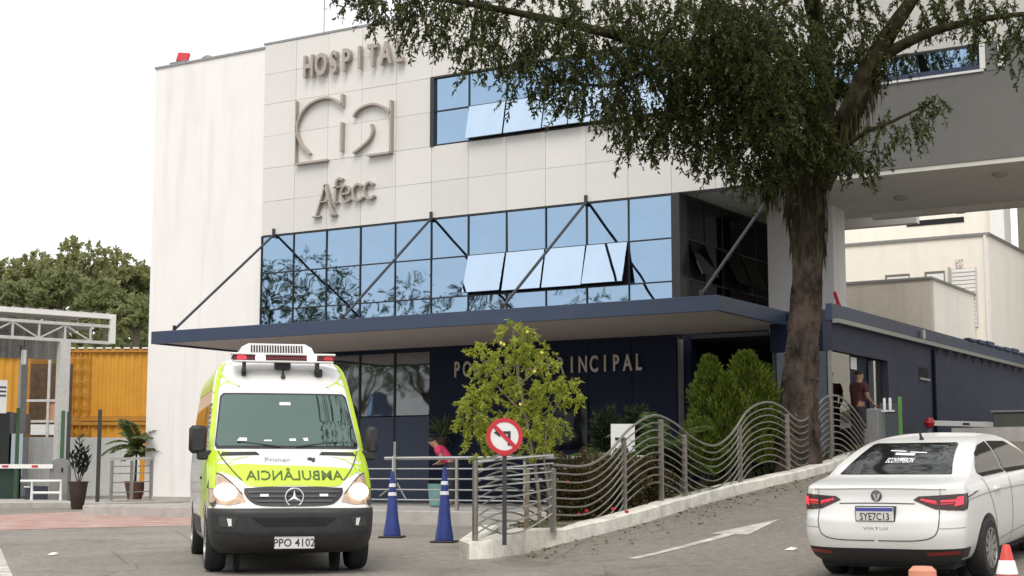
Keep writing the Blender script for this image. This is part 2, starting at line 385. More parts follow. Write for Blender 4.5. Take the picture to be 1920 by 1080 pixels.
# red walkway and its zebra dashes before the gate
def zq(px, py):
    p = atz(px, py, .2)
    for _ in range(6): p = atz(px, py, gz(p.x, p.y))
    return p
flat_mark('red_walkway_paint', [zq(-260, 1002), zq(0, 994), zq(250, 988), zq(420, 985), zq(560, 975), zq(560, 955), zq(350, 951), zq(0, 966), zq(-260, 972)], RED_PAINT, gz, .005, cut=1.5)
for i in range(7):
    x = 196+i*26
    flat_mark('walkway_dash_marking', [zq(x, 968-i*1.5), zq(x+22, 965-i*1.5), zq(x+2, 957-i*1.2), zq(x-18, 959-i*1.2)], WHITE_MARK, gz, .010, cut=2)
k0 = [zq(-40, 1000), zq(2, 1030), zq(26, 1085), zq(40, 1130)]
flat_mark('road_edge_marking', k0+[zq(14, 1130), zq(4, 1085), zq(-20, 1040), zq(-60, 1000)], WHITE_MARK, gz, .006, cut=2)

# kerb of the planter: a nose, then up the ramp
nose = [atz(868, 1012, .22), atz(862, 1044, .02), atz(880, 1048, .02), atz(915, 1047, .02), atz(985, 1038, .03), P3]
kerb_line = [Vector((p.x, p.y, 0)) for p in nose]
kerb_line[0] = kerb_line[1]+Vector((-.5, 1.3, 0))
u = P3.copy(); nseg = 26
KEND = 13.5
for i in range(1, nseg+1):
    q = Vector((P3.x, P3.y, 0))+RD*(KEND*i/nseg); q += RT*(.10*math.sin(i*.5)); kerb_line.append(q)
def kz(p): return max(ramp_at(p.x, p.y), gz(p.x, p.y))
def ktop(p): return kz(p)+.22-.05*min(1, max(0, st(p.x, p.y)[0]/8))
v = []; f = []
for i, p in enumerate(kerb_line):
    t = (kerb_line[min(i+1, len(kerb_line)-1)]-kerb_line[max(i-1, 0)]).normalized(); n_ = Vector((-t.y, t.x, 0))
    zt = ktop(p)+random.uniform(-.012, .012); zb = kz(p)-.25
    for off, z in ((-.0, zb), (-.0+random.uniform(-.01, .01), zt-.03), (.03, zt), (.26, zt), (.29, zt-.03), (.29, min(zb, 0)-.1)):
        q = p+n_*off; v.append((q.x, q.y, z))
m = 6
for i in range(len(kerb_line)-1):
    for k in range(m-1): f.append((i*m+k, i*m+k+1, (i+1)*m+k+1, (i+1)*m+k))
f += [tuple(range(m)), tuple((len(kerb_line)-1)*m+k for k in range(m))[::-1]]
kb = MB().add(v, f).build('planter_kerb', KERB, smooth=True)
tag(kb, 'white painted kerb edging the planter bed beside the ramp', 'kerb')

# planter bed between kerb and court
bed_front = [p for p in kerb_line]; v = []; NB = 7
for i, p in enumerate(bed_front):
    t = (bed_front[min(i+1, len(bed_front)-1)]-bed_front[max(i-1, 0)]).normalized(); n_ = Vector((-t.y, t.x, 0))
    w = 4.2*min(1, max(0, (i-1)/6))+.3
    for k in range(NB):
        q = p+n_*.2+Vector((-1, .12, 0))*(w*k/(NB-1)) if i > 5 else p+n_*.2+Vector((-.1, 1, 0))*(w*.3*k/(NB-1))
        q.x = max(q.x, -12.2-.02*(q.y-17))
        z0 = ktop(p)-.07; z = z0+(min(z0, .36)-z0)*(k/(NB-1))+random.uniform(-.02, .03)
        v.append((q.x, q.y, z))
f = [(i*NB+k, (i+1)*NB+k, (i+1)*NB+k+1, i*NB+k+1) for i in range(len(bed_front)-1) for k in range(NB-1)]
o = MB().add(v, f).build('planter_bed', SOIL, smooth=True); o['kind'] = 'structure'

# raised entrance court
COURT_Z = .42
o = MB().box(-27.6, -12.0, 25.7, 37.2, -.2, COURT_Z, .02).build('entrance_court', CONC); o['kind'] = 'structure'
for i in range(13):
    pv = box('paving_slab', -27.5+i*1.18, -27.5+i*1.18+1.16, 25.72, 26.9, COURT_Z+.002, COURT_Z+.012, CONC, o)
# traffic island under the gate
isl = [zq(-300, 958), zq(60, 952), zq(132, 953), zq(136, 949), zq(100, 944), zq(-300, 944)]
mb = MB(); mb.prism([(p.x, p.y) for p in isl], lambda a, b: (a, b, .1), lambda a, b: (a, b, gz(a, b)+.13))
o = mb.build('gate_island', CONC); o['kind'] = 'structure'
# pavement at the foot of the white block
pv = [zq(130, 949), zq(200, 950), zq(350, 946), zq(640, 941)]
mb = MB(); mb.prism([(pv[0].x, pv[0].y), (pv[1].x, pv[1].y), (pv[2].x, pv[2].y), (-24, 31.0), (-24, 36), (-40, 44), (-44, 40)], lambda a, b: (a, b, .05), lambda a, b: (a, b, gz(a, b)+.09))
o = mb.build('block_pavement', CONC); o['kind'] = 'structure'
# ================================================================== HOSPITAL BUILDING
YF = 32.26
hb = empty('hospital_building', (-22, YF+.2, 0), 'cream clad hospital block with blue mirror windows and blank white end wall', 'building')
X0, XW = -27.9, 1.1485                       # first panel edge, panel pitch
ZS = [5.25, 5.66, 6.69, 7.73]                # lower strip rows
# white end block
o = MB().box(-32.2, -27.93, YF+.06, YF+9, 0, 13.16).build('end_wall', PLASTER, hb)
box('parapet_cap', -32.24, -27.95, YF+.02, YF+.4, 13.16, 13.22, STEEL_D, o)
box('plinth', -32.215, -27.95, YF+.02, YF+.3, 0, .5, CONC, o)
box('vent_plate', -30.1, -29.95, YF+.03, YF+.08, .78, .92, STEEL_D, o)
# clad facade: backing and single panels
fb = MB().box(-27.92, -12.0, YF+.05, YF+.4, 7.76, 9.66).box(-27.92, -22.2, YF+.05, YF+.4, 9.66, 11.5).box(-15.2, -12.0, YF+.05, YF+.4, 9.66, 11.5).box(-27.92, -12.0, YF+.05, YF+.4, 11.5, 13.24).build('facade', JOINT, hb)
zr = [7.76, 8.71, 9.66, 10.58, 11.5, 12.37, 13.24]
pm = {}
for c in range(14):
    for r in range(6):
        if 5 <= c <= 10 and r in (2, 3): continue
        xa = X0+c*XW+.004; xb = X0+(c+1)*XW-.004
        if c == 13: xb = -12.0
        key = (r, c == 13)
        h = zr[r+1]-zr[r]-.005; w = xb-xa
        if key not in pm:
            pm[key] = MB().box(-w/2, w/2, -.03, .03, -h/2, h/2, .005)
            o = MB().add(pm[key].v, pm[key].f).build('panel', PANEL, None); pm[key] = o.data; bpy.data.objects.remove(o)
        o = bpy.data.objects.new('panel', pm[key])
        link(o, fb, ((xa+xb)/2, YF+.02+random.uniform(-.003, .003), (zr[r]+zr[r+1])/2))
        o.rotation_euler = (random.uniform(-.002, .002), 0, random.uniform(-.002, .002))
box('parapet_cap', -27.94, -11.98, YF-.03, YF+.42, 13.24, 13.3, STEEL_D, fb)
# building body behind (roof)
box('roof_slab', -27.9, -12.0, YF+.41, YF+9, 12.7, 12.9, CONC, hb)
box('rear_wall', -27.9, -15.1, YF+8.7, YF+9, 0, 12.7, PLASTER, hb); box('upper_rear_wall', -15.1, -12.0, YF+8.7, YF+9, 8.0, 12.7, PLASTER, hb)
box('inner_floor', -27.88, -15.3, YF+.5, YF+8.6, 7.9, 8.1, INTERIOR, hb)
# ---- glazing
def glazing(name, xa, ncol, zs, y, openset, m_glass, m_vent, tilt=17):
    w = MB(); xb = xa+ncol*XW
    w.box(xa, xb, y+.14, y+.2, zs[0], zs[-1])
    root = w.build(name, INTERIOR, hb)
    fr = MB()
    for c in range(ncol+1): box('mullion', xa+c*XW-.014, xa+c*XW+.014, y-.01, y+.13, zs[0], zs[-1], DARK, root)
    for z in zs: box('transom', xa-.02, xb+.02, y-.016, y+.12, z-.014, z+.014, DARK, root)
    cache = {}
    for r in range(len(zs)-1):
        for c in range(ncol):
            h = zs[r+1]-zs[r]-.03; wd = XW-.03; op = (c, r) in openset
            k = (r, op)
            if k not in cache:
                if op: o = MB().box(-wd/2+.008, wd/2-.008, -.015, .015, -h-.02, 0, .004).build('open_vent', m_vent, None, origin=(0, 0, 0))
                else: o = MB().box(-wd/2, wd/2, -.008, .008, -h/2, h/2).build('pane', m_glass, None)
                cache[k] = o.data; bpy.data.objects.remove(o)
            o = bpy.data.objects.new('open_vent' if op else 'pane', cache[k])
            if op:
                link(o, root, (xa+(c+.5)*XW, y-.02, zs[r+1]-.01)); o.rotation_euler = (-R(tilt+random.uniform(-3.5, 3)), 0, 0)
            else:
                link(o, root, (xa+(c+.5)*XW, y+.03, (zs[r]+zs[r+1])/2)); o.rotation_euler = (random.uniform(-.007, .007), 0, random.uniform(-.007, .007))
    return root
glazing('lower_window_strip', X0, 11, ZS, YF, {(c, 1) for c in (6, 7, 8, 9)}, GLASS, GLASS_V)
up = glazing('upper_window', X0+5*XW, 6, [9.69, 10.59, 11.47], YF+.02, {(c, 0) for c in (1, 2, 3, 4, 5)}, GLASS, GLASS_V, 14)
MB().box(X0+5*XW-.03, X0+5*XW+.09, YF-.045, YF+.2, 9.66, 11.5).build('jamb', DARK, up)
MB().box(X0+5*XW-.03, X0+11*XW, YF-.04, YF+.1, 11.47, 11.52).build('head', DARK, up)
# window sill lower part behind canopy
box('spandrel', X0, -15.25, YF+.02, YF+.2, 4.3, 5.24, NAVY_D, hb)
# ---- return wall with shaded glass beside the recess (faces right)
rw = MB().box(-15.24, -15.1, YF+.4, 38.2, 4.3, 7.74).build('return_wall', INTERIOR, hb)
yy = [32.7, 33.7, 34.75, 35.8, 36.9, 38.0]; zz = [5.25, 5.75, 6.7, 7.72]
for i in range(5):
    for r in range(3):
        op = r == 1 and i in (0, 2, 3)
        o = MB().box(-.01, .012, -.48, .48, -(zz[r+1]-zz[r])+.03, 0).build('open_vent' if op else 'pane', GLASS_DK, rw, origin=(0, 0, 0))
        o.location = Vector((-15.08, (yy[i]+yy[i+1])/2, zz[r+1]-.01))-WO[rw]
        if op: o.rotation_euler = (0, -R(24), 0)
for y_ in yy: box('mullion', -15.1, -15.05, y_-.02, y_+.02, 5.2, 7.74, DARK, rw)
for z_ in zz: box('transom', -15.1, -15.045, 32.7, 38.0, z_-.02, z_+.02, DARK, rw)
# corner post
box('corner_post', -15.27, -15.06, YF-.02, YF+.4, 5.2, 7.75, DARK, hb)
# recess back wall (beige) and its pillar, soffit over the recess
box('recess_back_wall', -15.1, -13.6, 38.2, 38.6, 4.5, 8.0, mat('recess_wall', (.3, .27, .22), .9, var=.05), hb)
box('white_pillar', aty(1440, 500, 36).x, aty(1563, 500, 36).x, 36.0, 36.9, 4.3, 7.95, PLASTER, hb)
box('recess_soffit', -15.1, -12.0, YF+.4, 38.2, 7.78, 7.95, SOFFIT_W, hb)
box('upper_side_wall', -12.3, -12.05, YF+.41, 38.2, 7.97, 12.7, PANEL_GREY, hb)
# ---- ground floor: shopfront glass, navy portal wall
gf = MB().box(X0, -22.2, YF+.2, YF+.26, COURT_Z, 4.3).build('shopfront', INTERIOR, hb)
for c in range(5):
    xa = X0+c*1.14; box('pane', xa+.02, xa+1.12, YF+.1, YF+.12, 2.66, 4.29, GLASS_D, gf)
    box('lower_reflection_panel', xa+.008, xa+1.132, YF+.08, YF+.12, COURT_Z, 2.63, NAVY, gf, .004)  # opaque navy stands in for a dark reflection in the lower glass
    box('mullion', xa-.02, xa+.02, YF+.06, YF+.14, COURT_Z, 4.3, DARK, gf)
pw = MB().box(-22.2, -15.2, YF+.1, YF+.4, COURT_Z, 4.3).build('portal_wall', JOINT, hb)
for c in range(6):
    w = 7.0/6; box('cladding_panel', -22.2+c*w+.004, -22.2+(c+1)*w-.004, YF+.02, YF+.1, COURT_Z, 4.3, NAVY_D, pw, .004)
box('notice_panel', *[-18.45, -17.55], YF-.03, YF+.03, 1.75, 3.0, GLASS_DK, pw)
# entrance recess
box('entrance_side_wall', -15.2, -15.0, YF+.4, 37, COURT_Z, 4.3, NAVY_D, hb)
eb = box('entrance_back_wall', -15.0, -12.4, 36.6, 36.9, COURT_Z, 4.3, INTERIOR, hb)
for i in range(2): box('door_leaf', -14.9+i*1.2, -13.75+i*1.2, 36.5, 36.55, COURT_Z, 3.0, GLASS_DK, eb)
# ---- canopy
cp = MB().box(-27.25, -12.05, 27.55, YF+.02, 4.40, 4.62).build('canopy', SOFFIT, hb)
box('front_fascia', -27.28, -12.02, 27.47, 27.55, 4.355, 4.665, NAVY, cp, .006)
box('end_fascia', -27.28, -27.2, 27.55, YF-.05, 4.355, 4.665, NAVY, cp, .006)
box('side_fascia', -12.1, -12.02, 27.55, 31.4, 4.355, 4.665, NAVY, cp, .006)
box('roof_sheet', -27.2, -12.1, 27.56, YF, 4.622, 4.65, NAVY, cp)
box('recess_ceiling', -15.0, -12.4, YF+.4, 36.6, 4.31, 4.4, INTERIOR, hb)
for xt, xb_ in ((-27.43, -26.65), (-22.13, -21.44), (-17.55, -17.12), (-12.78, -12.45)):
    far = xt < -13
    p0 = (xt, YF-.02 if far else 32.3, 7.76 if far else 7.5)
    rd = tube('tie_rod', [p0, (xb_, 27.6, 4.68)], .034, ROD, cp, 8)
    MB().bar((xt, YF-.05, 7.66), (xt, YF-.05, 7.92), .07, .05).build('wall_bracket', ROD, rd)
    MB().bar((xb_, 27.62, 4.64), (xb_, 27.62, 4.8), .06).build('foot_bracket', ROD, rd)
# ---- lettering
def letters(txt, xs, z, h, y, m, parent, name, depth_=.09, sx=.8, bold=.03):
    sg = None
    root = parent
    for ch, x in zip(txt, xs):
        if ch == ' ': continue
        v, f = text_mesh(ch, 1, .5, bold)
        lo, hi = v.min(0), v.max(0); sc = h/.729
        w = [(x+(p[0]-(lo[0]+hi[0])/2)*sc*sx, y-(p[2])*depth_, z+p[1]*sc) for p in v]
        MB().add(w, f).build(name, m, root)
sg = MB().box(-26.4, -23.0, YF-.005, YF+.0, 12.1, 12.12).build('hospital_sign', LETTER, hb)
letters('HOSPITAL', [-26.19+i*.44 for i in range(8)], 12.06, .62, YF-.13, LETTER, sg, 'letter', .13, .62, .028)
sp = MB().box(-21.3, -15.9, YF+.012, YF+.018, 3.72, 3.73).build('entrance_sign', NAVY_D, hb)
pl = aty(853, 712, YF); pr = aty(1207, 698, YF)
n_ = len('PORTARIA PRINCIPAL'); xs = [pl.x+.1+(pr.x-pl.x-.2)*i/(n_-1) for i in range(n_)]
letters('PORTARIA PRINCIPAL', xs, 3.6, .4, YF-.03, LETTER2, sp, 'letter', .05, .62, .02)
# heart emblem: thin raised bars in a broken square
em = MB().box(-26.7, -26.66, YF-.02, YF, 10.4, 10.9).build('heart_emblem', LETTER, hb)
def stroke(pts, w0, name='emblem_stroke', wid=None,  y0=YF-.15, y1=YF-.01, parent=em, m=LETTER):
    P = [Vector((p[0], p[1])) for p in pts]; L_ = []; R_ = []
    for i, p in enumerate(P):
        t = (P[min(i+1, len(P)-1)]-P[max(i-1, 0)]); t.normalize(); n = Vector((-t.y, t.x)); w = (wid[i] if wid else w0)*.4
        L_.append(p+n*w); R_.append(p-n*w)
    k = len(P); v = [(q.x, y, q.y) for y in (y0, y1) for q in L_+R_]; f = []
    for i in range(k-1):
        f += [(i, i+1, k+i+1, k+i), (2*k+i, 3*k+i, 3*k+i+1, 2*k+i+1), (i, 2*k+i, 2*k+i+1, i+1), (k+i, k+i+1, 3*k+i+1, 3*k+i)]
    f += [(0, k, 3*k, 2*k), (k-1, 3*k-1, 4*k-1, 2*k-1)]
    return MB().add(v, f).build(name, m, parent)
def ex(px, py): q = aty(px, py, YF-.1); return (q.x, q.z)
def S2(pts, k=8): return [(p.x, p.y) for p in smooth_pts([Vector((a, b, 0)) for a, b in pts], k)]
Z7 = lambda x, y: ex(260+x/2.7, 60+y/2.7)
stroke(S2([Z7(868, 618), Z7(820, 560), Z7(802, 490), Z7(822, 420), Z7(865, 368), Z7(920, 340), Z7(975, 335), Z7(1032, 370)]), .07)
stroke([Z7(1033, 316), Z7(1032, 378)], .09)
stroke([Z7(1031, 458), Z7(1028, 606)], .09)
stroke([Z7(800, 350), Z7(797, 672), ], .03)
stroke([Z7(797, 670), Z7(955, 648)], .07)
stroke(S2([Z7(1088, 430), Z7(1110, 398), Z7(1150, 374), Z7(1200, 366), Z7(1250, 385), Z7(1278, 412)]), .07)
stroke([Z7(1279, 346), Z7(1277, 612)], .075)
stroke([Z7(1277, 610), Z7(1160, 626)], .07)
stroke(S2([Z7(1180, 468), Z7(1186, 505), Z7(1165, 548), Z7(1125, 585), Z7(1088, 614)]), .07, wid=None)
# Afecc: hand drawn roman letters
af = MB().box(-24.9, -24.0, YF-.01, YF-.004, 8.45, 8.47).build('name_sign', LETTER, hb)
def AS(pts, w=None, w0=.05): stroke(S2(pts), w0, 'letter_stroke', w, YF-.14, YF-.02, af)
AS([Z7(945, 775), Z7(930, 830), Z7(912, 890), Z7(900, 930)], w0=.055)                 # A left leg
AS([Z7(945, 772), Z7(958, 820), Z7(972, 880), Z7(990, 925)], w0=.11)                   # A right leg
AS([Z7(922, 862), Z7(965, 855)], w0=.04)
AS([Z7(880, 938), Z7(920, 933)], w0=.045); AS([Z7(968, 930), Z7(1002, 924)], w0=.045)
AS([Z7(1032, 748), Z7(1018, 742), Z7(1003, 756), Z7(999, 790), Z7(996, 866)], w0=.08)   # f
AS([Z7(984, 790), Z7(1022, 784)], w0=.04); AS([Z7(984, 868), Z7(1012, 864)], w0=.04)
AS([Z7(1034, 822), Z7(1068, 812), Z7(1062, 786), Z7(1046, 780), Z7(1030, 800), Z7(1030, 836), Z7(1048, 860), Z7(1072, 848)], w0=.06)
AS([Z7(1130, 782), Z7(1112, 770), Z7(1092, 786), Z7(1086, 815), Z7(1098, 846), Z7(1118, 850), Z7(1136, 836)], w0=.075)
AS([Z7(1188, 772), Z7(1170, 760), Z7(1150, 776), Z7(1144, 806), Z7(1156, 838), Z7(1176, 842), Z7(1194, 828)], w0=.075)
# roof things
rl = empty('roof_floodlight', (-31.5, YF+.6, 13.2), 'red floodlight on the parapet corner of the white end block', 'floodlight')
c_ = Vector((-31.35, YF+.3, 13.46))
mb = MB().box(-.2, .2, -.05, .05, -.14, .15, .02); o = mb.build('lamp_head', RED, rl); o.location = c_-WO[rl]; o.rotation_euler = (R(-15), R(8), R(12))
box('mounting_foot', -31.75, -31.1, YF+.15, YF+.5, 13.2, 13.32, GREY_BOX, rl)
MB().bar((-31.35, YF+.32, 13.25), c_, .06).build('bracket', DARK, rl)
o = MB().lathe([(.02, 13.2), (.22, 13.2), (.2, 13.32), (.1, 13.4), (.01, 13.42)], (-30.45, YF+.4, 0), 16).build('roof_dome', GREY_BOX, None, True)
tag(o, 'small pale dome vent on the parapet next to the red floodlight', 'vent')
o = tube('lightning_rod', [(-26.2, YF+.5, 13.2), (-26.2, YF+.5, 14.6)], .012, DARK); tag(o, 'thin lightning rod rising above the hospital parapet', 'rod')

# ================================================================== OVERHEAD BRIDGE (right)
bw = empty('overhead_bridge', (-6, 35, 0), 'grey overhead building wing bridging across the ramp', 'building wing')
XB0, XB1, YB = -12.0, 6.0, 32.3
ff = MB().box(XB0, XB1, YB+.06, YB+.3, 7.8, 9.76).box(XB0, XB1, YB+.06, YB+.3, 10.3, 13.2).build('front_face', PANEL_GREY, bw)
for i in range(3):
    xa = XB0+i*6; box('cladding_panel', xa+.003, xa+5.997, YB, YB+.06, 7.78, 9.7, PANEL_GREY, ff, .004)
    box('cladding_panel', xa+.003, xa+5.997, YB, YB+.06, 10.33, 13.2, PANEL, ff, .004)
wn = MB().box(XB0, -8.0, YB+.15, YB+.2, 9.76, 10.3).build('window', DARK, bw)
for i in range(3): box('pane', XB0+.03+i*1.32, XB0+1.3+i*1.32, YB+.1, YB+.14, 9.88, 10.3, GLASS, wn)
box('sill', XB0, -7.9, YB-.04, YB+.14, 9.7, 9.75, WHITE, wn); box('frame_bar', XB0, -8.0, YB+.02, YB+.14, 9.76, 9.87, NAVY, wn)
box('white_jamb', -7.98, -7.86, YB-.03, YB+.3, 9.76, 10.3, WHITE, wn)
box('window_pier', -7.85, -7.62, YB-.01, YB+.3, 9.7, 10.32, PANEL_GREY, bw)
box('white_jamb', -7.6, -7.47, YB-.02, YB+.3, 9.76, 10.3, WHITE, wn)
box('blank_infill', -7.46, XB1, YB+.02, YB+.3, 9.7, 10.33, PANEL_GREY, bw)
so = box('soffit', XB0, XB1, YB+.02, 37.35, 7.68, 7.78, SOFFIT_W, bw)
box('rear_face', XB0, XB1, 37.1, 37.4, 7.55, 13.1, SOFFIT_W, bw); box('roof_slab', XB0, XB1, YB+.3, 37.1, 12.9, 13.1, CONC, bw)
for px, py in ((1690, 370), (1875, 326), (1640, 347), (1800, 395)):
    p = atz(px, py, 7.67); MB().lathe([(.02, 7.6), (.13, 7.61), (.17, 7.655), (.17, 7.68)], (p.x, p.y, 0), 16).build('ceiling_light', SOFFIT, so, True)
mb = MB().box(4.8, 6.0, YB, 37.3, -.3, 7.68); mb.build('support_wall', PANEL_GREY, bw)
# ================================================================== ANNEXE (navy, right) and rear buildings
XA, YA = -11.0, 31.1
ax = empty('navy_annexe', (XA-.5, 40, 0), 'navy painted single storey annexe with metal gutter beside the ramp', 'annexe')
box('side_wall', XA-.2, XA, 34.9, 53, .4, 4.62, NAVY_W, ax)
box('side_wall_head', XA-.2, XA, YA, 34.9, 3.78, 4.62, NAVY_W, ax)
box('front_wall_head', -12.4, XA-.2, YA, YA+.2, 3.78, 4.6, NAVY_D, ax)
box('left_wall', -12.42, -12.4, YA+.2, 36.6, COURT_Z, 4.3, GLASS_DK, ax)
box('dark_core', -12.3, -11.9, 35.2, 36.4, .4, 4.3, INTERIOR, ax)
box('roof', -12.4, XA, YA+.2, 53, 4.62, 4.68, NAVY, ax)
box('parapet', XA-.12, XA+.02, YA-.02, 53, 4.42, 4.78, NAVY, ax)
g_ = MB()
for i in range(17): 
    if i % 1 == 0: pass
gt = box('gutter', XA+.02, XA+.16, YA, 51.5, 4.36, 4.45, STEEL_D, ax)
for i in range(14): 
    y_ = 39+i*.9
    MB().prism([(XA+.0, 4.36), (XA+.14, 4.36), (XA, 4.15)], lambda a, b: (a, y_, b), lambda a, b: (a, y_+.04, b)).build('gutter_bracket', STEEL_D, gt)
for i in range(9):
    y_ = 42+i*1.0; box('roof_tile_cap', XA-.1, XA+.08, y_, y_+.7, 4.775, 4.86+.03*(i % 3), NAVY, ax, .02)
# side glazing at the corner, door, small window, pipe
box('corner_post', XA-.12, XA-.04, YA+.03, YA+.11, 1.2, 3.78, STEEL_D, ax)
gy = [atx(x, 700, XA).y for x in (1566, 1600, 1622, 1640, 1650)]
sw = box('side_glazing', XA-.1, XA-.08, YA+.14, gy[1], 1.2, 3.78, glass_mat('grey_glass', (.16, .16, .155)), ax)
box('door_frame', XA-.12, XA, gy[3]-.08, gy[3]+.06, 1.2, 3.72, STEEL, ax)
box('door_opening', XA-.16, XA-.14, gy[3]+.06, 34.9, 1.2, 3.78, INTERIOR, ax)
nt_ = box('door_panel', XA-.16, XA-.14, gy[1]+.02, gy[3]-.08, 1.2, 3.78, NAVY_D, ax)
pp = atx(1611, 682, XA); box('notice', XA-.13, XA-.125, pp.y-.2, pp.y+.2, pp.z-.12, pp.z+.15, PAPER, nt_)
fg = MB().box(-12.38, XA-.16, YA+.08, YA+.1, .9, 3.78).build('front_glazing', GLASS_DK, ax)
for x_ in (-12.36, -11.75): box('mullion', x_, x_+.06, YA+.05, YA+.14, .9, 3.78, DARK, fg)
w0 = atx(1722, 688, XA); w1 = atx(1737, 710, XA)
box('window', XA-.02, XA+.012, w0.y, w1.y+.15, w1.z, w0.z, INTERIOR, ax); box('window_sill', XA, XA+.05, w0.y-.03, w1.y+.18, w1.z-.06, w1.z, STEEL_D, ax)
pq = atx(1747, 670, XA); tube('drain_pipe', [(XA+.05, pq.y, 4.3), (XA+.05, pq.y, 2.0)], .045, NAVY_D, ax)
lp = atx(1724, 628, XA); o = MB().lathe([(.02, -.12), (.05, -.1), (.05, .1), (.02, .12)], (XA+.1, lp.y, lp.z), 10).build('wall_lamp', WHITE, ax, True)
# red hand shaped figure on roof edge -> small red bracket
rp_ = atx(1580, 562, XA); mb = MB().tube([(XA-.1, rp_.y, 4.68), (XA-.1, rp_.y-.05, 4.9), (XA-.1, rp_.y-.16, 5.0), (XA-.1, rp_.y-.22, 5.08)], .04, 6).tube([(XA-.1, rp_.y-.05, 4.9), (XA-.1, rp_.y+.1, 4.82), (XA-.1, rp_.y+.12, 4.7)], .03, 6)
o = mb.build('red_hose_reel_arm', RED, None, True); tag(o, 'small bent red pipe fitting standing on the navy roof edge', 'pipe fitting')

# rear buildings
Y1 = 50.0; Y2 = 45.0
r1 = empty('rear_parking_building', (-8, Y1+2, 0), 'cream rear building with roller shutter and stepped parapet seen under the bridge', 'building')
c1 = aty(1852, 441, Y1)
sw_ = MB().box(-24, c1.x, Y1, Y1+.3, 2.0, c1.z).build('front_wall', BACK_WALL, r1)
box('coping', -24, c1.x+.06, Y1-.06, Y1+.36, c1.z, c1.z+.09, STEEL_D, sw_)
e1 = atx(1925, 482, c1.x); 
MB().box(c1.x-.3, c1.x, Y1+.3, Y1+16, 2.0, c1.z).build('side_wall', BACK_WALL, r1)
box('side_coping', c1.x-.34, c1.x+.06, Y1+.36, Y1+16, c1.z, c1.z+.09, STEEL_D, r1)
tube('downpipe', [(aty(1849, 500, Y1).x, Y1-.05, c1.z), (aty(1849, 500, Y1).x, Y1-.05, 2)], .05, WHITE, r1)
d0 = aty(1782, 504, Y1); d1 = aty(1833, 545, Y1); sh = box('roller_shutter', d0.x, d1.x, Y1-.02, Y1+.02, d1.z-1.2, d0.z, mat('shutter', (.6, .57, .52), .5, var=.05), r1)
k_ = 0; z_ = d1.z-1.2
while z_ < d0.z-.1:
    box('shutter_slat', d0.x+.05, d1.x-.05, Y1-.05, Y1-.02, z_+.01, z_+.115, WHITE, sh, .01); z_ += .13
box('frame', d0.x-.06, d0.x, Y1-.08, Y1, d1.z-1.2, d0.z+.05, CONC, sh)
for (xa, ya, xb, yb) in ((1660, 516, 1706, 530), (1734, 510, 1772, 530)):
    a = aty(xa, ya, Y1); b = aty(xb, yb, Y1); wi = box('window', a.x, b.x, Y1-.03, Y1+.02, b.z, a.z, PANEL_GREY, r1); box('pane', a.x+.07, b.x-.03, Y1-.04, Y1-.03, b.z, a.z-.09, WHITE, wi)
sgn = aty(1799, 494, Y1); box('red_sign', sgn.x-.12, sgn.x+.12, Y1-.04, Y1-.01, sgn.z-.16, sgn.z+.14, mat('faded_red_sign', (.6, .22, .14), .7, var=.6, scale=14, c2=(.8, .7, .62)), r1)
# upper storey set back
Y3 = 55.0; t0 = aty(1862, 380, Y3)
u1 = box('upper_wall', -28, t0.x, Y3, Y3+.4, 6, 13.5, BACK_WALL, r1)
a = aty(1700, 413, Y3); b = aty(1808, 425, Y3); MB().add([(a.x, Y3-.02, a.z-.25), (b.x, Y3-.02, a.z-.25), (b.x, Y3-.02, a.z-.05), (a.x, Y3-.02, a.z-.05), (a.x, Y3+.1, a.z-.25), (b.x, Y3+.1, a.z-.25), (b.x, Y3+.1, a.z-.05), (a.x, Y3+.1, a.z-.05)], [(0, 1, 2, 3), (4, 7, 6, 5), (0, 4, 5, 1), (3, 2, 6, 7), (0, 3, 7, 4), (1, 5, 6, 2)]).build('slot_opening', INTERIOR, u1)
a = aty(1700, 436, Y3); b = aty(1810, 452, Y3); vw = box('vent_band', a.x, b.x, Y3-.04, Y3+.02, b.z-.3, a.z-.25, PANEL_GREY, u1)
for i in range(7): box('louvre', a.x+1.2+i*.17, a.x+1.3+i*.17, Y3-.07, Y3-.04, b.z-.05, a.z-.3, DARK, vw)
box('end_fin', t0.x, t0.x+.5, Y3-.6, Y3+.4, 6, 13.5, WHITE, r1)
ce = aty(1918, 420, 57)
o = box('olive_tower', t0.x+.6, t0.x+7, 56, 62, 2, 16, mat('olive_render', (.2, .19, .15), .9, var=.08, dirt=.2), None); tag(o, 'dull olive tower wall behind the cream rear building', 'building')
r2 = empty('rear_ramp_wall', (-12, Y2+2, 0), 'beige parapet wall in front of the roller shutter building', 'wall')
c2 = aty(1745, 523, Y2)
PW2 = mat('shaded_beige_wall', (.55, .5, .43), .9, var=.06, dirt=.35)  # shade on the front wall put into a darker wall colour
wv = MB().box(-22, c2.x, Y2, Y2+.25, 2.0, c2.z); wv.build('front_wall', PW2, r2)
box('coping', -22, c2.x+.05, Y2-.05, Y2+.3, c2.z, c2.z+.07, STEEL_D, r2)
MB().box(c2.x-.25, c2.x, Y2+.25, Y1-.05, 2.0, c2.z-.0).build('side_wall', BACK_WALL, r2)
box('side_coping', c2.x-.3, c2.x+.05, Y2+.3, Y1-.05, c2.z, c2.z+.07, STEEL_D, r2)
o = MB().box(c2.x+.0, 12, Y1-.0, Y1+.3, 2.0, aty(1870, 560, Y1).z); 
# lower forecourt walls right of it, closing the view under the bridge
o = MB().box(c1.x+.02, 14, Y1+14, Y1+14.4, 2, 16).build('far_cream_wall', BACK_WALL); tag(o, 'far cream wall closing the yard behind the bridge', 'wall')
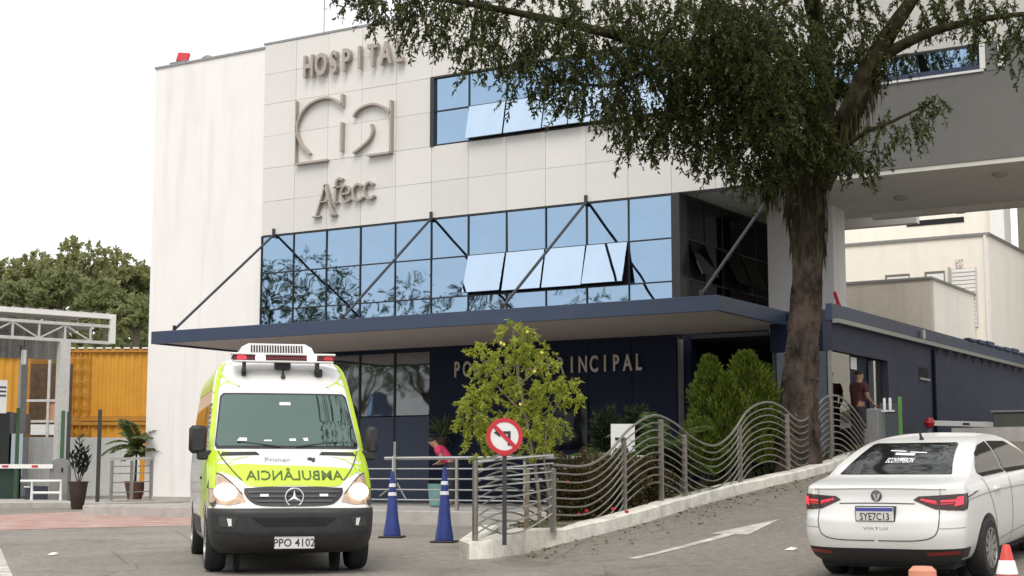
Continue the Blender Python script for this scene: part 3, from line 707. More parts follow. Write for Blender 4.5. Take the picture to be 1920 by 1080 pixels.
# boom barrier by the annexe
bb = empty('ramp_boom_barrier', (XA+1.2, 40, ramp_at(XA+1.2, 40)), 'white boom barrier arm with red ball end at the top of the ramp', 'barrier')
b0 = atd(1743, 793, 36); b1 = atd(1868, 797, 35.2)
MB().lathe([(.01, -.13), (.09, -.1), (.13, 0), (.09, .1), (.01, .13)], b0, 18).build('red_lamp', RED, bb, True)
MB().bar(b0, b1+Vector((.4, .3, 0)), .06, .12).build('arm', WHITE, bb)
MB().bar(b0+(b1-b0)*.5+Vector((.02, -.04, 0)), b0+(b1-b0)*.6+Vector((.02, -.04, 0)), .03, .05).build('label', DARK, bb)
MB().box(b1.x+.2, b1.x+.6, b1.y+.1, b1.y+.5, ramp_at(b1.x, b1.y)-.1, b1.z+.25, .03).build('cabinet', GREY_BOX, bb)
MB().bar((b0.x, b0.y, b0.z-.1), (b0.x, b0.y, ramp_at(b0.x, b0.y)-.05), .07).build('rest_post', STEEL_D, bb)
cw0 = atd(1790, 803, 33.5)
o = MB().bar((cw0.x, cw0.y, cw0.z-.35), (cw0.x+5, cw0.y-1.0, cw0.z-.35), .3, .7).build('low_concrete_wall', CONC); tag(o, 'low pale concrete wall behind the white car', 'wall')
ub = atd(1892, 785, 34.5)
um = empty('utility_cabinet', (ub.x, ub.y, ramp_at(ub.x, ub.y)), 'dark green grey utility cabinet on the low concrete wall', 'cabinet')
MB().box(ub.x-.36, ub.x+.9, ub.y, ub.y+.5, ub.z-.75, ub.z+.14, .02).build('case', mat('cabinet_green', (.07, .08, .06), .6), um)
MB().box(ub.x-.4, ub.x+.95, ub.y-.04, ub.y+.54, ub.z+.14, ub.z+.19, .01).build('lid', GREY_BOX, um)
# green gate post and glass wicket by the door
gp = atd(1688, 780, 31.8); rz0 = ramp_at(gp.x, gp.y)
gw = empty('wicket_gate', (gp.x, gp.y, rz0), 'glass wicket panel with green post at the annexe door', 'gate')
box('green_post', gp.x-.03, gp.x+.03, gp.y-.03, gp.y+.03, rz0-.05, rz0+1.15, mat('bright_green', (.12, .3, .05), .5), gw)
g2 = atd(1650, 780, 31.9); MB().bar((g2.x, g2.y, rz0+.55), (gp.x, gp.y, rz0+.55), .02, .95).build('glass_panel', GLASS_DK, gw)
tb = atd(1640, 790, 31.6); rz1 = ramp_at(tb.x, tb.y)
tt = empty('turnstile', (tb.x, tb.y, rz1), 'grey turnstile post beside the green wicket gate', 'turnstile')
box('body', tb.x-.12, tb.x+.14, tb.y-.2, tb.y+.3, rz1-.05, rz1+.95, GREY_BOX, tt, .03)
for dx in (.2, .32): MB().lathe([(.03, rz1+.9), (.03, rz1+1.15), (.02, rz1+1.17)], (tb.x+dx, tb.y+.05, 0), 10).build('white_peg', WHITE, tt, True)
MB().bar((tb.x+.05, tb.y, rz1+.9), (tb.x+.4, tb.y+.1, rz1+.9), .04).build('arm', STEEL, tt)
# ================================================================== GATE AND YARD (left)
gd = Vector((RX*.766+FX*.643, RY*.766+FY*.643, 0))            # run of the gantry beam
gn = Vector((-gd.y, gd.x, 0))                                  # away from the camera
if depth(gn.x, gn.y) < 0: gn = -gn
gc = atd(118, 700, 45); gc.z = 0
def GP(t, n, z): q = gc+gd*t+gn*n; return Vector((q.x, q.y, z))
def lift(pt, z): return Vector((pt.x, pt.y, z))
zt, zb = 5.88, 5.08
gt_ = empty('gate_gantry', (gc.x, gc.y, gz(gc.x, gc.y)), 'white steel truss gate canopy on a white column', 'gate canopy')
MB().bar(GP(0, 0, .2), GP(0, 0, zb+.02), .3, .3, up=gd).build('column', GALV, gt_)
MB().bar(GP(-.15, 2.6, .2), GP(-.15, 2.6, zb), .2, .2, up=gd).build('column', STEEL_D, gt_)
MB().bar(GP(-8, 0, zt-.3), GP(1.45, 0, zt-.3), .09, .09).build('top_chord', GALV, gt_)
MB().bar(GP(-8, 0, zb), GP(1.45, 0, zb), .12, .09).build('bottom_chord', GALV, gt_)
MB().bar(GP(-8, -.02, zt), GP(1.5, -.02, zt), .14, .15).build('roof_edge', WHITE, gt_)
MB().bar(GP(1.5, -.03, zb-.02), GP(1.5, -.03, zt+.07), .16, .16, up=gd).build('end_trim', WHITE, gt_)
for i in range(-9, 2):
    t = i*.8+.02
    MB().bar(GP(t, 0, zb+.04), GP(t, 0, zt-.34), .055, .055, up=gd).build('web_post', GALV, gt_)
    if t+.8 < 1.5:
        a, b = (zb+.05, zt-.36) if i % 2 else (zt-.36, zb+.05)
        MB().bar(GP(t+.04, 0, a), GP(t+.76, 0, b), .04, .04, up=gn).build('web_diagonal', GALV, gt_)
for n in (1.3, 2.6): MB().bar(GP(-8, n, zt-.25), GP(1.45, n, zt-.25), .08, .14).build('purlin', STEEL_D, gt_)
rf = MB(); k = 0                                              # corrugated sheet
N = 90; prof = [(-8+9.5*i/N, .04*(1 if i % 4 in (1, 2) else 0)) for i in range(N+1)]
v = [GP(t, n, zt+.08+h) for n in (-.1, 3.2) for t, h in prof]; M_ = N+1
rf.add(v, [(i, i+1, M_+i+1, M_+i) for i in range(N)]); rs = rf.build('roof_sheet', GALV, gt_)
v = [GP(t, 3.2, z+h*.2) for z in (zt-.1, zb-.35) for t, h in prof]
bk = MB(); bk.add([GP(t, 3.2+h, zt+.02) for t, h in prof]+[GP(t, 3.2+h, zb-.35) for t, h in prof], [(i, i+1, M_+i+1, M_+i) for i in range(N)]); bk.build('back_sheet', STEEL_D, gt_)
MB().box(-.09, .09, -.05, .05, -.22, .22, .03).build('hanging_lamp', WHITE, gt_).location = GP(-1.05, .4, 4.55)-WO[gt_]
MB().bar(GP(-1.05, .4, 4.75), GP(-1.05, .4, 5.1), .02).build('lamp_hanger', DARK, gt_)
sb = GP(-1.85, -.1, 3.6); 
o = MB().bar(GP(-2.3, -.12, 3.35), GP(-1.72, -.12, 3.35), .03, .95).build('gate_notice', PAPER, None); tag(o, 'white and blue notice board hanging at the gate', 'sign')
for i in range(3): MB().bar(GP(-2.28, -.14, 3.62-i*.12), GP(-1.75, -.14, 3.62-i*.12), .01, .05).build('blue_stripe', NAVY, o)

# shipping containers
def container(loc, right, L, zb, label, doors=False, group=None):
    """long side centred at loc, facing the camera; right = unit vector along the side"""
    rt = Vector(right); nn = Vector((-rt.y, rt.x, 0)); nn = nn if depth(nn.x, nn.y) > 0 else -nn
    H_ = 2.59; W_ = 2.44
    e = empty('shipping_container', (loc.x, loc.y, zb), label, 'container', group)
    P = lambda t, n, z: loc+rt*t+nn*n+Vector((0, 0, zb+z-loc.z))
    for sgn in (-1, 1):
        MB().bar(P(sgn*(L/2-.08), .06, .02), P(sgn*(L/2-.08), .06, H_-.02), .16, .14, up=nn).build('corner_post', ORANGE_D, e)
    MB().bar(P(-L/2, .05, H_-.06), P(L/2, .05, H_-.06), .12, .12).build('top_rail', ORANGE_D, e)
    MB().bar(P(-L/2, .05, .09), P(L/2, .05, .09), .12, .18).build('bottom_rail', ORANGE_D, e)
    x0 = -L/2+.16; n_ = int((L-.32)/.28); w = (L-.32)/n_; pts = []
    for i in range(n_): pts += [(x0+i*w, .05), (x0+i*w+.07, .05), (x0+i*w+.14, .09), (x0+i*w+.21, .09)]
    pts.append((x0+n_*w, .05)); m = len(pts)
    MB().add([P(t, n+.03, z) for z in (.18, H_-.12) for t, n in pts], [(i, i+1, m+i+1, m+i) for i in range(m-1)]).build('corrugated_side', ORANGE, e)
    MB().add([P(a*L/2, b, z) for z in (.05, H_-.02) for a, b in ((-1, .14), (1, .14), (1, W_), (-1, W_))], [(0, 1, 5, 4), (1, 2, 6, 5), (2, 3, 7, 6), (3, 0, 4, 7), (4, 5, 6, 7), (3, 2, 1, 0)]).build('shell', ORANGE_D, e)
    if doors:      # door end hardware: locking rods and cams at the left end
        for a in (.35, .62, .95):
            MB().tube([P(-L/2+a, -.02, .15), P(-L/2+a, -.02, H_-.15)], .025, 6).build('lock_rod', ORANGE_D, e)
        for z in (.5, .95, 1.4, 1.85, 2.25): MB().bar(P(-L/2+.3, -.03, z), P(-L/2+1.0, -.03, z), .03, .05).build('lock_cam', ORANGE_D, e)
    return e
rt_c = Vector((RX*.98-FX*.02, RY*.98-FY*.02, 0)).normalized()
ca = atd(222, 700, 54.7); container(lift(ca, 0), rt_c, 4.0, 3.02, 'upper orange shipping container with locking rods against the white block', True)
container(lift(ca, 0)+rt_c*.05, rt_c, 4.0, .4, 'lower orange shipping container behind the white corrugated fence', True)
cb_ = atd(-15, 700, 53.0); container(lift(cb_, 0), rt_c, 2.7, 2.75, 'upper orange container beneath the gate canopy', False)
container(lift(cb_, 0)+rt_c*.05, rt_c, 2.7, .15, 'lower orange container beside the guard booth', False)
for i in range(12):                                            # white cap lights / bolts strip on roof edge
    p = ca+rt_c*(-1.8+i*.33); MB().bar(Vector((p.x, p.y, 5.64)), Vector((p.x, p.y, 5.64))+rt_c*.2, .1, .05).build('roof_batten', WHITE, bpy.data.objects['shipping_container'])
# stair tower between containers
stt = atd(85, 760, 51.5); se = empty('site_stair_tower', (stt.x, stt.y, .3), 'brown site stair scaffold between the orange containers', 'scaffold')
BRN = mat('site_timber', (.22, .12, .06), .8, var=.2)
def SP(t, n, z): q = stt+rt_c*t; return Vector((q.x-FX*n*-1, q.y+FY*n, z))
for t in (-.75, .1, .62): MB().bar(SP(t, 0, .3), SP(t, 0, 5.0), .08, .08, up=rt_c).build('upright', GALV, se)
for z in (3.6, 2.9, 1.9): MB().bar(SP(-.8, 0, z), SP(.7, 0, z), .06, .08).build('ledger', GALV, se)
MB().bar(SP(-.75, .1, 2.0), SP(.62, .1, 3.6), .05, .2).build('stringer', BRN, se)
MB().bar(SP(.1, .05, 3.25), SP(.66, .05, 3.25), .04, .6).build('wood_panel', mat('plywood', (.5, .27, .16), .8), se)
MB().bar(SP(-.8, .8, 2.6), SP(.66, .8, 2.6), .05, 4.6).build('back_panel', mat('dark_timber', (.09, .055, .03), .9, var=.3), se)
MB().bar(SP(-.6, .02, 2.62), SP(.5, .02, 2.62), .05, .35).build('white_board', PAPER, se)

# white corrugated fence
fl = atd(40, 880, 47.5); fr_ = atd(262, 880, 48.5)
wf = empty('white_corrugated_fence', (fl.x, fl.y, .3), 'white corrugated metal fence in front of the orange containers', 'fence')
d_ = (fr_-fl); d_.z = 0; Lf = d_.length; d_.normalize(); nf = Vector((-d_.y, d_.x, 0))
npan = 6
for k in range(npan):
    pts = []; w = Lf/npan
    for i in range(11): pts += [(k*w+i*w/11, 0), (k*w+(i+.3)*w/11, 0), (k*w+(i+.5)*w/11, .03), (k*w+(i+.8)*w/11, .03)]
    pts.append(((k+1)*w-.004, 0)); m = len(pts); v = []
    for z in (.3, 2.28):
        for t, n in pts: q = fl+d_*t+nf*n; v.append((q.x, q.y, z))
    MB().add(v, [(i, i+1, m+i+1, m+i) for i in range(m-1)]).build('fence_sheet', mat('white_sheet', (.84, .84, .82), .55, var=.03, dirt=.12) if k == 0 else bpy.data.materials['white_sheet'], wf)
MB().bar((fl.x, fl.y, .36), (fr_.x, fr_.y, .36), .1, .2).build('base_rail', CONC, wf)
# dark fence posts in front
PD = {'dark': mat('post_dark', (.03, .032, .03), .6), 'green': GREEN_M}
for px, y0, y1, D, c, lab in ((119, 770, 946, 44.3, 'green', 'slim green post beside the white gate column'), (130, 772, 948, 44.0, 'dark', 'tall dark post behind the potted plant'), (188, 768, 950, 43.6, 'dark', 'tall dark post left of the steel railing'), (35, 765, 900, 45.5, 'green', 'green post beside the dark guard booth')):
    a = atd(px, y0, D); b = atd(px, y1, D); g_z = gz(b.x, b.y)
    o = MB().bar((a.x, a.y, g_z), (a.x, a.y, a.z), .09, .09, up=rt_c).build('fence_post', PD[c]); tag(o, lab, 'post')
# guard booth (dark)
gb = atd(12, 880, 46.0); ge = empty('guard_booth', (gb.x, gb.y, .3), 'dark glazed guard booth at the gate', 'booth')
def GB(t, n, z): q = gb+rt_c*t; return Vector((q.x+FX*n, q.y+FY*n, z))
def obx(e, t0, t1, n0, n1, z0, z1, nm, m): 
    v = [GB(t, n, z) for t in (t0, t1) for n in (n0, n1) for z in (z0, z1)]
    MB().add(v, [(0, 1, 3, 2), (4, 6, 7, 5), (0, 4, 5, 1), (2, 3, 7, 6), (0, 2, 6, 4), (1, 5, 7, 3)]).build(nm, m, e)
obx(ge, -2.2, .05, 0, 2, .3, 3.0, 'dark_wall', mat('booth_dark', (.02, .028, .026), .35)); obx(ge, -2.3, .45, -.25, -.05, 1.33, 1.42, 'counter', STEEL_D); obx(ge, -2.2, .4, -.04, 0.0, .35, 1.33, 'front_panel', mat('booth_green', (.03, .06, .045), .4))
obx(ge, .1, .45, .05, .6, .3, 2.35, 'side_glass', GLASS_D)
# boom barrier
bp = atd(108, 940, 43.6); be = empty('gate_boom_barrier', (bp.x, bp.y, .33), 'grey boom barrier cabinet with white arm at the gate', 'barrier')
def BP(t, z, n=0): q = bp+rt_c*t; return Vector((q.x+FX*n, q.y+FY*n, z))
prof = [(-.26, .33), (.26, .33), (.26, 1.35)]+[(.0+.26*math.cos(a), 1.35+.24*math.sin(a)) for a in np.linspace(.2, math.pi-.2, 8)]+[(-.26, 1.35)]
MB().prism(prof, lambda a, b: tuple(BP(a, b, 0)), lambda a, b: tuple(BP(a, b, .35))).build('cabinet', GREY_BOX, be)
MB().bar(BP(-4.2, 1.36, -.06), BP(-.15, 1.36, -.06), .05, .12).build('arm', WHITE, be)
for t in (-.75, -1.6, -2.6): MB().bar(BP(t, 1.36, -.09), BP(t+.18, 1.36, -.09), .01, .06).build('red_reflector', RED, be)
MB().bar(BP(.1, 1.2, -.01), BP(.1, 1.32, -.01), .05, .03).build('key_slot', BLACK, be)
fe = empty('white_pipe_barrier', (bp.x, bp.y, .33), 'white pipe hoop barrier in front of the grey boom cabinet', 'barrier')
MB().tube([BP(-.62, .36, -.4), BP(-.62, .95, -.4), BP(.2, .95, -.4), BP(.2, .36, -.4)], .045, 8).build('hoop', WHITE, fe, True)
MB().tube([BP(-.62, .62, -.4), BP(.2, .62, -.4)], .035, 8).build('cross_bar', WHITE, fe, True)
MB().tube([BP(-.62, .95, -.4), BP(-.95, .95, -.4)], .035, 8).build('stub_bar', WHITE, fe, True)
np_ = atd(68, 926, 43.9); o = MB().bar((np_.x-rt_c.x*.33, np_.y-rt_c.y*.33, np_.z), (np_.x+rt_c.x*.33, np_.y+rt_c.y*.33, np_.z), .03, .44).build('direction_plate', mat('plate_navy', (.03, .035, .06), .5)); tag(o, 'small dark direction plate with white arrow beside the pipe barrier', 'sign')
MB().bar(BP(-.98, .78, -.0)-Vector((0, 0, 0)), BP(-.8, .78, -.0), .01, .03).build('arrow_mark', WHITE, o)
# steel railing and pot plants by the block
ra, rb = atd(206, 945, 43.0), atd(284, 945, 44.2); rl_ = empty('short_steel_railing', (ra.x, ra.y, .37), 'short steel railing in front of the potted palm by the white block', 'railing')
dr = (rb-ra); dr.z = 0
def RP(t, z): q = ra+dr*t; return Vector((q.x, q.y, z))
for t in (.02, .5, .98): MB().bar(RP(t, .35), RP(t, 1.52), .07, .07, up=dr).build('post', STEEL_D, rl_)
MB().bar(RP(0, 1.56), RP(1, 1.60), .1, .07).build('handrail', STEEL, rl_)
for z in (.62, .9, 1.15, 1.35): MB().tube([RP(0, z), RP(1, z+.03)], .014, 6).build('rail', STEEL_D, rl_, True)
cap_ = MB().bar(RP(-.05, .37), RP(1.05, .37), .3, .1).build('base_kerb', CONC, rl_)
# ================================================================== WAVE FENCE, RAILINGS, SIGN, CONES
STEEL_F = mat('fence_steel', (.27, .255, .225), .4, .7, var=.15, scale=12)
wv_ = empty('wave_fence', (P3.x, P3.y, P3.z), 'wavy stainless steel fence of curved bars along the planter kerb', 'fence')
# centre line of the fence along kerb: param s (m along ramp line)
def fpt(s, off=-.14): q = Vector((P3.x, P3.y, 0))+RD*s+RT*off; return q
def s_of(px):
    a, b = -2.5, 20
    for _ in range(50):
        m = (a+b)/2; q = fpt(m); X = q.x*RX+q.y*RY; D = depth(q.x, q.y)
        if 960+F*X/(D*math.cos(PITCH)) < px: a = m
        else: b = m
    return m
def zpix(s, py):
    q = fpt(s); D = depth(q.x, q.y); return CAM_H+(HZ-py)/F*D
# top rail heights from the photograph: (pixel x, pixel y)
ctrl = [(1037, 872), (1100, 873), (1140, 850), (1180, 806), (1225, 780), (1262, 792), (1300, 822), (1340, 836), (1372, 815), (1405, 770), (1440, 755), (1468, 764), (1500, 790), (1525, 778), (1548, 748), (1575, 744), (1600, 764), (1625, 800)]
cs = [(s_of(x), zpix(s_of(x), y)) for x, y in ctrl]
S_, Z_ = zip(*cs)
def topz(s):
    i = max(0, min(len(S_)-2, int(np.searchsorted(S_, s))-1)); t = (s-S_[i])/(S_[i+1]-S_[i])
    t = min(1, max(0, t))
    m0 = (Z_[min(i+1, len(Z_)-1)]-Z_[max(i-1, 0)])/(S_[min(i+1, len(Z_)-1)]-S_[max(i-1, 0)]); m1 = (Z_[min(i+2, len(Z_)-1)]-Z_[i])/(S_[min(i+2, len(Z_)-1)]-S_[i]); h = S_[i+1]-S_[i]
    return (2*t**3-3*t*t+1)*Z_[i]+(t**3-2*t*t+t)*h*m0+(-2*t**3+3*t*t)*Z_[i+1]+(t**3-t*t)*h*m1
s0, s1 = S_[0], min(S_[-1], KEND-.1)
ss = np.linspace(s0, s1, 110)
for k in range(10):
    run = []; runs = []
    for s in ss:
        q = fpt(s); z = topz(s)-k*.118; base = ktop(q)+.0
        if z > base-.02: run.append(Vector((q.x, q.y, z)))
        else:
            if len(run) > 1: runs.append(run)
            run = []
    if len(run) > 1: runs.append(run)
    for r_ in runs: tube('curved_rail', r_, .021 if k == 0 else .013, STEEL_F, wv_, 6)
for px in (1037, 1170, 1240, 1284, 1388, 1478, 1558, 1625):
    s = s_of(px)
    if s > s1: continue
    q = fpt(s); zb_ = ktop(q)-.06; MB().box(q.x-.032, q.x+.032, q.y-.032, q.y+.032, zb_, topz(s)-.05).build('post', STEEL_F, wv_)
# nose panel between the first two posts, bars bowing outwards
NA = Vector((kerb_line[2].x-.05, kerb_line[2].y+.22, 0)); NBp = fpt(s_of(1037)); zA = .16; zB = ktop(NBp)
MB().tube([(NA.x, NA.y, zA), (NA.x, NA.y, 1.36)], .04, 10).build('post', STEEL_F, wv_, True)
NM = (NA+NBp)/2+Vector((.10, -.32, 0))
for k in range(8):
    zt_ = 1.34-k*.118; sag = .0 if k < 4 else (k-3)*.055
    pts = []
    for i in range(15):
        t = i/14; q = NA*(1-t)**2+NM*2*t*(1-t)+NBp*t*t; z = zt_*(1-t)+(zB+1.04-k*.118)*t-sag*math.sin(math.pi*t)
        pts.append(Vector((q.x, q.y, max(z, .3))))
    tube('curved_rail', pts, .02 if k == 0 else .013, STEEL, wv_, 6)
# side run of the same fence going back towards the court
sf = empty('side_wave_fence', (NA.x, NA.y, .2), 'foreshortened wavy steel fence running back from the planter nose', 'fence')
SE = Vector((-12.15, 25.2, 0)); 
for k in range(9):
    pts = []
    for i in range(70):
        t = i/69; q = NA+(SE-NA)*t; z = 1.28+.16*math.sin(t*12.5)-k*.118+.1*t
        if z > .28+.1*t: pts.append(Vector((q.x, q.y, z)))
        elif len(pts) > 1: tube('curved_rail', pts, .012, STEEL, sf, 6); pts = []
        else: pts = []
    if len(pts) > 1: tube('curved_rail', pts, .018 if k == 0 else .012, STEEL, sf, 6)
for t in (.33, .66, .99):
    q = NA+(SE-NA)*t; MB().box(q.x-.03, q.x+.03, q.y-.03, q.y+.03, .15, 1.3).build('post', STEEL_F, sf)

# straight court railing
YR = 25.85
cr_ = empty('court_railing', (-19, YR, COURT_Z), 'long straight stainless steel railing along the entrance court', 'railing')
xl, xr = aty(688, 900, YR).x, aty(1262, 900, YR).x
ztop = aty(960, 858, YR).z
MB().tube([(aty(722, 858, YR).x, YR, ztop), (xr, YR, ztop)], .035, 10).build('handrail', STEEL, cr_, True)
for py in (879, 898, 918, 937):
    z = aty(760, py, YR).z; MB().tube([(xl-3, YR, z), (xr, YR, z)], .016, 8).build('rail', STEEL, cr_, True)
for i, px in enumerate((741, 857, 985, 1112, 1253)):
    x = aty(px, 900, YR).x; zt_ = ztop if i else aty(741, 828, YR).z
    MB().box(x-.03, x+.03, YR-.03, YR+.03, COURT_Z-.02, zt_).build('post', STEEL, cr_)
# diagonal braces seen between the cones
for a, b in (((712, 930), (731, 915)), ((744, 905), (762, 938)), ((815, 937), (832, 915))):
    MB().tube([aty(*a, YR+.3), aty(*b, YR+.3)], .018, 6).build('brace', STEEL, cr_, True)

# no-left-turn sign
sp_ = atd(946, 818, 21.2); gz0 = ktop(kerb_line[4])-.1
sn = empty('no_left_turn_sign', (sp_.x, sp_.y, gz0), 'round no left turn traffic sign on a dark post in the planter', 'traffic sign')
MB().bar((sp_.x+FX*.06, sp_.y+FY*.06, gz0-.1), (sp_.x+FX*.06, sp_.y+FY*.06, sp_.z+.12), .085, .06, up=rt_c).build('post', mat('post_charcoal', (.035, .035, .038), .6), sn)
er, eu = Vector((RX, RY, 0)), Vector((0, 0, 1)); en = Vector((-FX, -FY, 0))
tw = R(4); er = er*math.cos(tw)+en*math.sin(tw); en = eu.cross(er)*-1 if (eu.cross(er)).dot(en) < 0 else eu.cross(er)
if en.dot(Vector((-FX, -FY, 0))) < 0: en = -en
def SG(u, v_, n): return Vector((sp_.x, sp_.y, sp_.z))+er*u+eu*v_+en*n
def disc(r0, r1, n, nm, m, par, seg=40, th=.004):
    mb = MB(); v = []
    for i in range(seg):
        a = 2*math.pi*i/seg
        for r_, nn in ((r0, n), (r1, n), (r1, n-th), (r0, n-th)): v.append(SG(r_*math.cos(a), r_*math.sin(a), nn))
    f = []
    for i in range(seg):
        j = (i+1) % seg
        for k in range(4): f.append((i*4+k, j*4+k, j*4+(k+1) % 4, i*4+(k+1) % 4))
    return mb.add(v, f).build(nm, m, par)
disc(.001, .252, .0, 'plate', PAPER, sn, th=.012); disc(.196, .255, .006, 'red_ring', RED, sn)
def spoly(pts, n, nm, m, th=.003):
    k = len(pts); return MB().add([SG(*p, n) for p in pts]+[SG(*p, n-th) for p in pts], [tuple(range(k)), tuple(range(k, 2*k))[::-1]]+[(i, (i+1) % k, k+(i+1) % k, k+i) for i in range(k)]).build(nm, m, sn)
spoly([(.045, -.13), (.085, -.13), (.085, .07), (-.07, .07), (-.07, .03), (.045, .03)], .005, 'turn_arrow_shaft', BLACK)
spoly([(-.06, .11), (-.06, -.01), (-.15, .05)], .006, 'turn_arrow_head', BLACK)
q_ = .02; spoly([(-.15-q_, .15-q_), (-.15+q_, .15+q_), (.15+q_, -.15+q_), (.15-q_, -.15-q_)], .009, 'prohibition_bar', RED)
MB().bar(SG(-.05, -.26, -.01), SG(.05, -.26, -.01), .02, .03).build('clamp', RED, sn)

# blue delineator cones
def blue_cone(px, py, label, h, stick):
    p = zq(px, py)
    e = empty('blue_traffic_cone', (p.x, p.y, gz(p.x, p.y)), label, 'cone', local=True, rz=R(20))
    MB().box(-.2, .2, -.2, .2, 0, .03, .012).build('rubber_base', BLACK, e)
    rad = lambda z: .105*(1-z/h)+.035 if z > .08 else .15
    zs_ = [.035, .08, .3, h*.68, h*.74, h*.80, h*.86, h*.93, h]
    b = MB().lathe([(rad(z), z) for z in zs_]+[(.03, h+.05), (.005, h+.06)], n=24).build('cone_body', BLUE, e, True)
    for z in (h*.66, h*.80): MB().lathe([(rad(z)+.001, z), (rad(z)+.006, z+.005), (rad(z+.06)+.006, z+.055), (rad(z+.06)+.001, z+.06)], n=24).build('reflective_band', REFL, b, True)
    if stick: MB().tube([(0, 0, h), (0, 0, h+.32)], .012, 6).build('stick', GALV, e, True)
blue_cone(735, 1008, 'blue cone with a thin upright stick near the ambulance', 1.08, True)
blue_cone(833, 1017, 'plain blue cone beside the planter nose', 1.16, False)
# red and white cones before the white car
def road_cone(p, h, label, z0, w=1.0):
    e = empty('road_cone', (p.x, p.y, z0), label, 'cone', local=True, rz=R(10))
    MB().box(-.2*w, .2*w, -.2*w, .2*w, 0, .03, .01).build('rubber_base', ORANGE_C, e)
    rad = lambda z: w*(.14*(1-z/h)+.028)
    b = MB().lathe([(rad(.03)+.01, .03), (rad(.06), .06), (rad(h*.5), h*.5), (rad(h*.97), h*.97), (rad(h)*.8, h)], n=24).build('cone_body', ORANGE_C, e, True)
    for z in (h*.28, h*.64): MB().lathe([(rad(z)+.001, z), (rad(z)+.006, z+.005), (rad(z+h*.17)+.006, z+h*.17-.005), (rad(z+h*.17)+.001, z+h*.17)], n=24).build('white_band', REFL, b, True)
cA = atd(1889, 1085, 12.0); zA_ = max(ramp_at(cA.x, cA.y), gz(cA.x, cA.y)); topA = CAM_H-(1018-HZ)/F*12.0
road_cone(cA, max(.5, topA-zA_), 'tall red and white striped road cone by the rear wheel of the white car', zA_)
cB = atd(1730, 1085, 11.5); zB_ = max(ramp_at(cB.x, cB.y), gz(cB.x, cB.y)); topB = CAM_H-(1058-HZ)/F*11.5
e = empty('lane_marker_post', (cB.x, cB.y, zB_), 'pale orange marker post top with a red reflector behind the white car', 'marker', local=True)
hB = max(.4, topB-zB_)
MB().lathe([(.19, 0), (.19, .03), (.125, .05), (.1, hB-.03), (.07, hB)], n=20).build('post_body', mat('pale_orange', (.62, .25, .16), .5, var=.1), e, True)
d__ = Vector((-FX, -FY, 0)); MB().lathe([(.002, 0), (.03, .0), (.03, .012), (.002, .014)], (0, 0, 0), 16, 'y').build('red_reflector', RED, e, True).location = d__*.09+Vector((.02, .0, hB-.12))
# information totem and teal bin by the court
it = atd(1168, 840, 25.6); o = MB().bar((it.x, it.y, COURT_Z), (it.x, it.y, 2.0), .40, .08, up=en).build('information_totem', PAPER); tag(o, 'white information totem board behind the wavy fence', 'sign')
for i in range(4): MB().bar(Vector((it.x, it.y, 1.75-i*.2))+en*.045-er*.13, Vector((it.x, it.y, 1.75-i*.2))+en*.045+er*(.05+.04*(i % 3)), .004, .05+.04*(i % 2)).build('print_line', BLACK, o)
# ================================================================== VEHICLES
def pchip(U, Y, u):
    U, Y = np.array(U, float), np.array(Y, float); d = np.diff(Y)/np.diff(U); m = np.zeros_like(Y)
    for i in range(1, len(Y)-1): m[i] = 0 if d[i-1]*d[i] <= 0 else 2*d[i-1]*d[i]/(d[i-1]+d[i])
    m[0], m[-1] = d[0], d[-1]
    i = np.clip(np.searchsorted(U, u, 'right')-1, 0, len(U)-2); h = U[i+1]-U[i]; t = (u-U[i])/h
    return (2*t**3-3*t**2+1)*Y[i]+(t**3-2*t**2+t)*h*m[i]+(-2*t**3+3*t**2)*Y[i+1]+(t**3-t**2)*h*m[i+1]
def outline(yr, yf, hw, rrx, rry, rfx, rfy, taper):
    rrx = min(rrx, hw*.96); rfx = min(rfx, hw*.96); pts = []
    for i in range(7): pts.append(((hw-rrx)*i/7, yr))
    for i in range(12): a = math.pi/2*i/12; pts.append((hw-rrx+rrx*math.sin(a), yr+rry*(1-math.cos(a))))
    ya, yb = yr+rry, yf-rfy
    for i in range(24): pts.append((hw, ya+(yb-ya)*i/24))
    for i in range(12): a = math.pi/2*i/12; pts.append((hw-rfx*(1-math.cos(a)), yb+rfy*math.sin(a)))
    for i in range(8): pts.append(((hw-rfx)*(1-i/7), yf))
    pts = [(x*taper(y), y) for x, y in pts]
    return pts+[(-x, y) for x, y in pts[-2:0:-1]]
def slab_body(sl, sub=5, taper=lambda y: 1):
    U = np.arange(len(sl)); u = np.linspace(0, len(sl)-1, (len(sl)-1)*sub+1); A = np.array(sl, float)
    C = [pchip(U, A[:, k], u) for k in range(A.shape[1])]; v = []; n = None
    for i in range(len(u)):
        o = outline(*[C[k][i] for k in range(1, 8)], taper); n = len(o); v += [(x, y, C[0][i]) for x, y in o]
    f = [(i*n+k, i*n+(k+1) % n, (i+1)*n+(k+1) % n, (i+1)*n+k) for i in range(len(u)-1) for k in range(n)]
    h = n//2
    def cap(b):
        q = [b+k for k in range(n)]; return [(q[k], q[k+1], q[(n-k-1) % n], q[(n-k) % n]) for k in range(1, h-1)]+[(q[0], q[1], q[n-1]), (q[h-1], q[h], q[h+1])]
    f += [tuple(reversed(q)) for q in cap(0)]+cap((len(u)-1)*n)
    return v, f
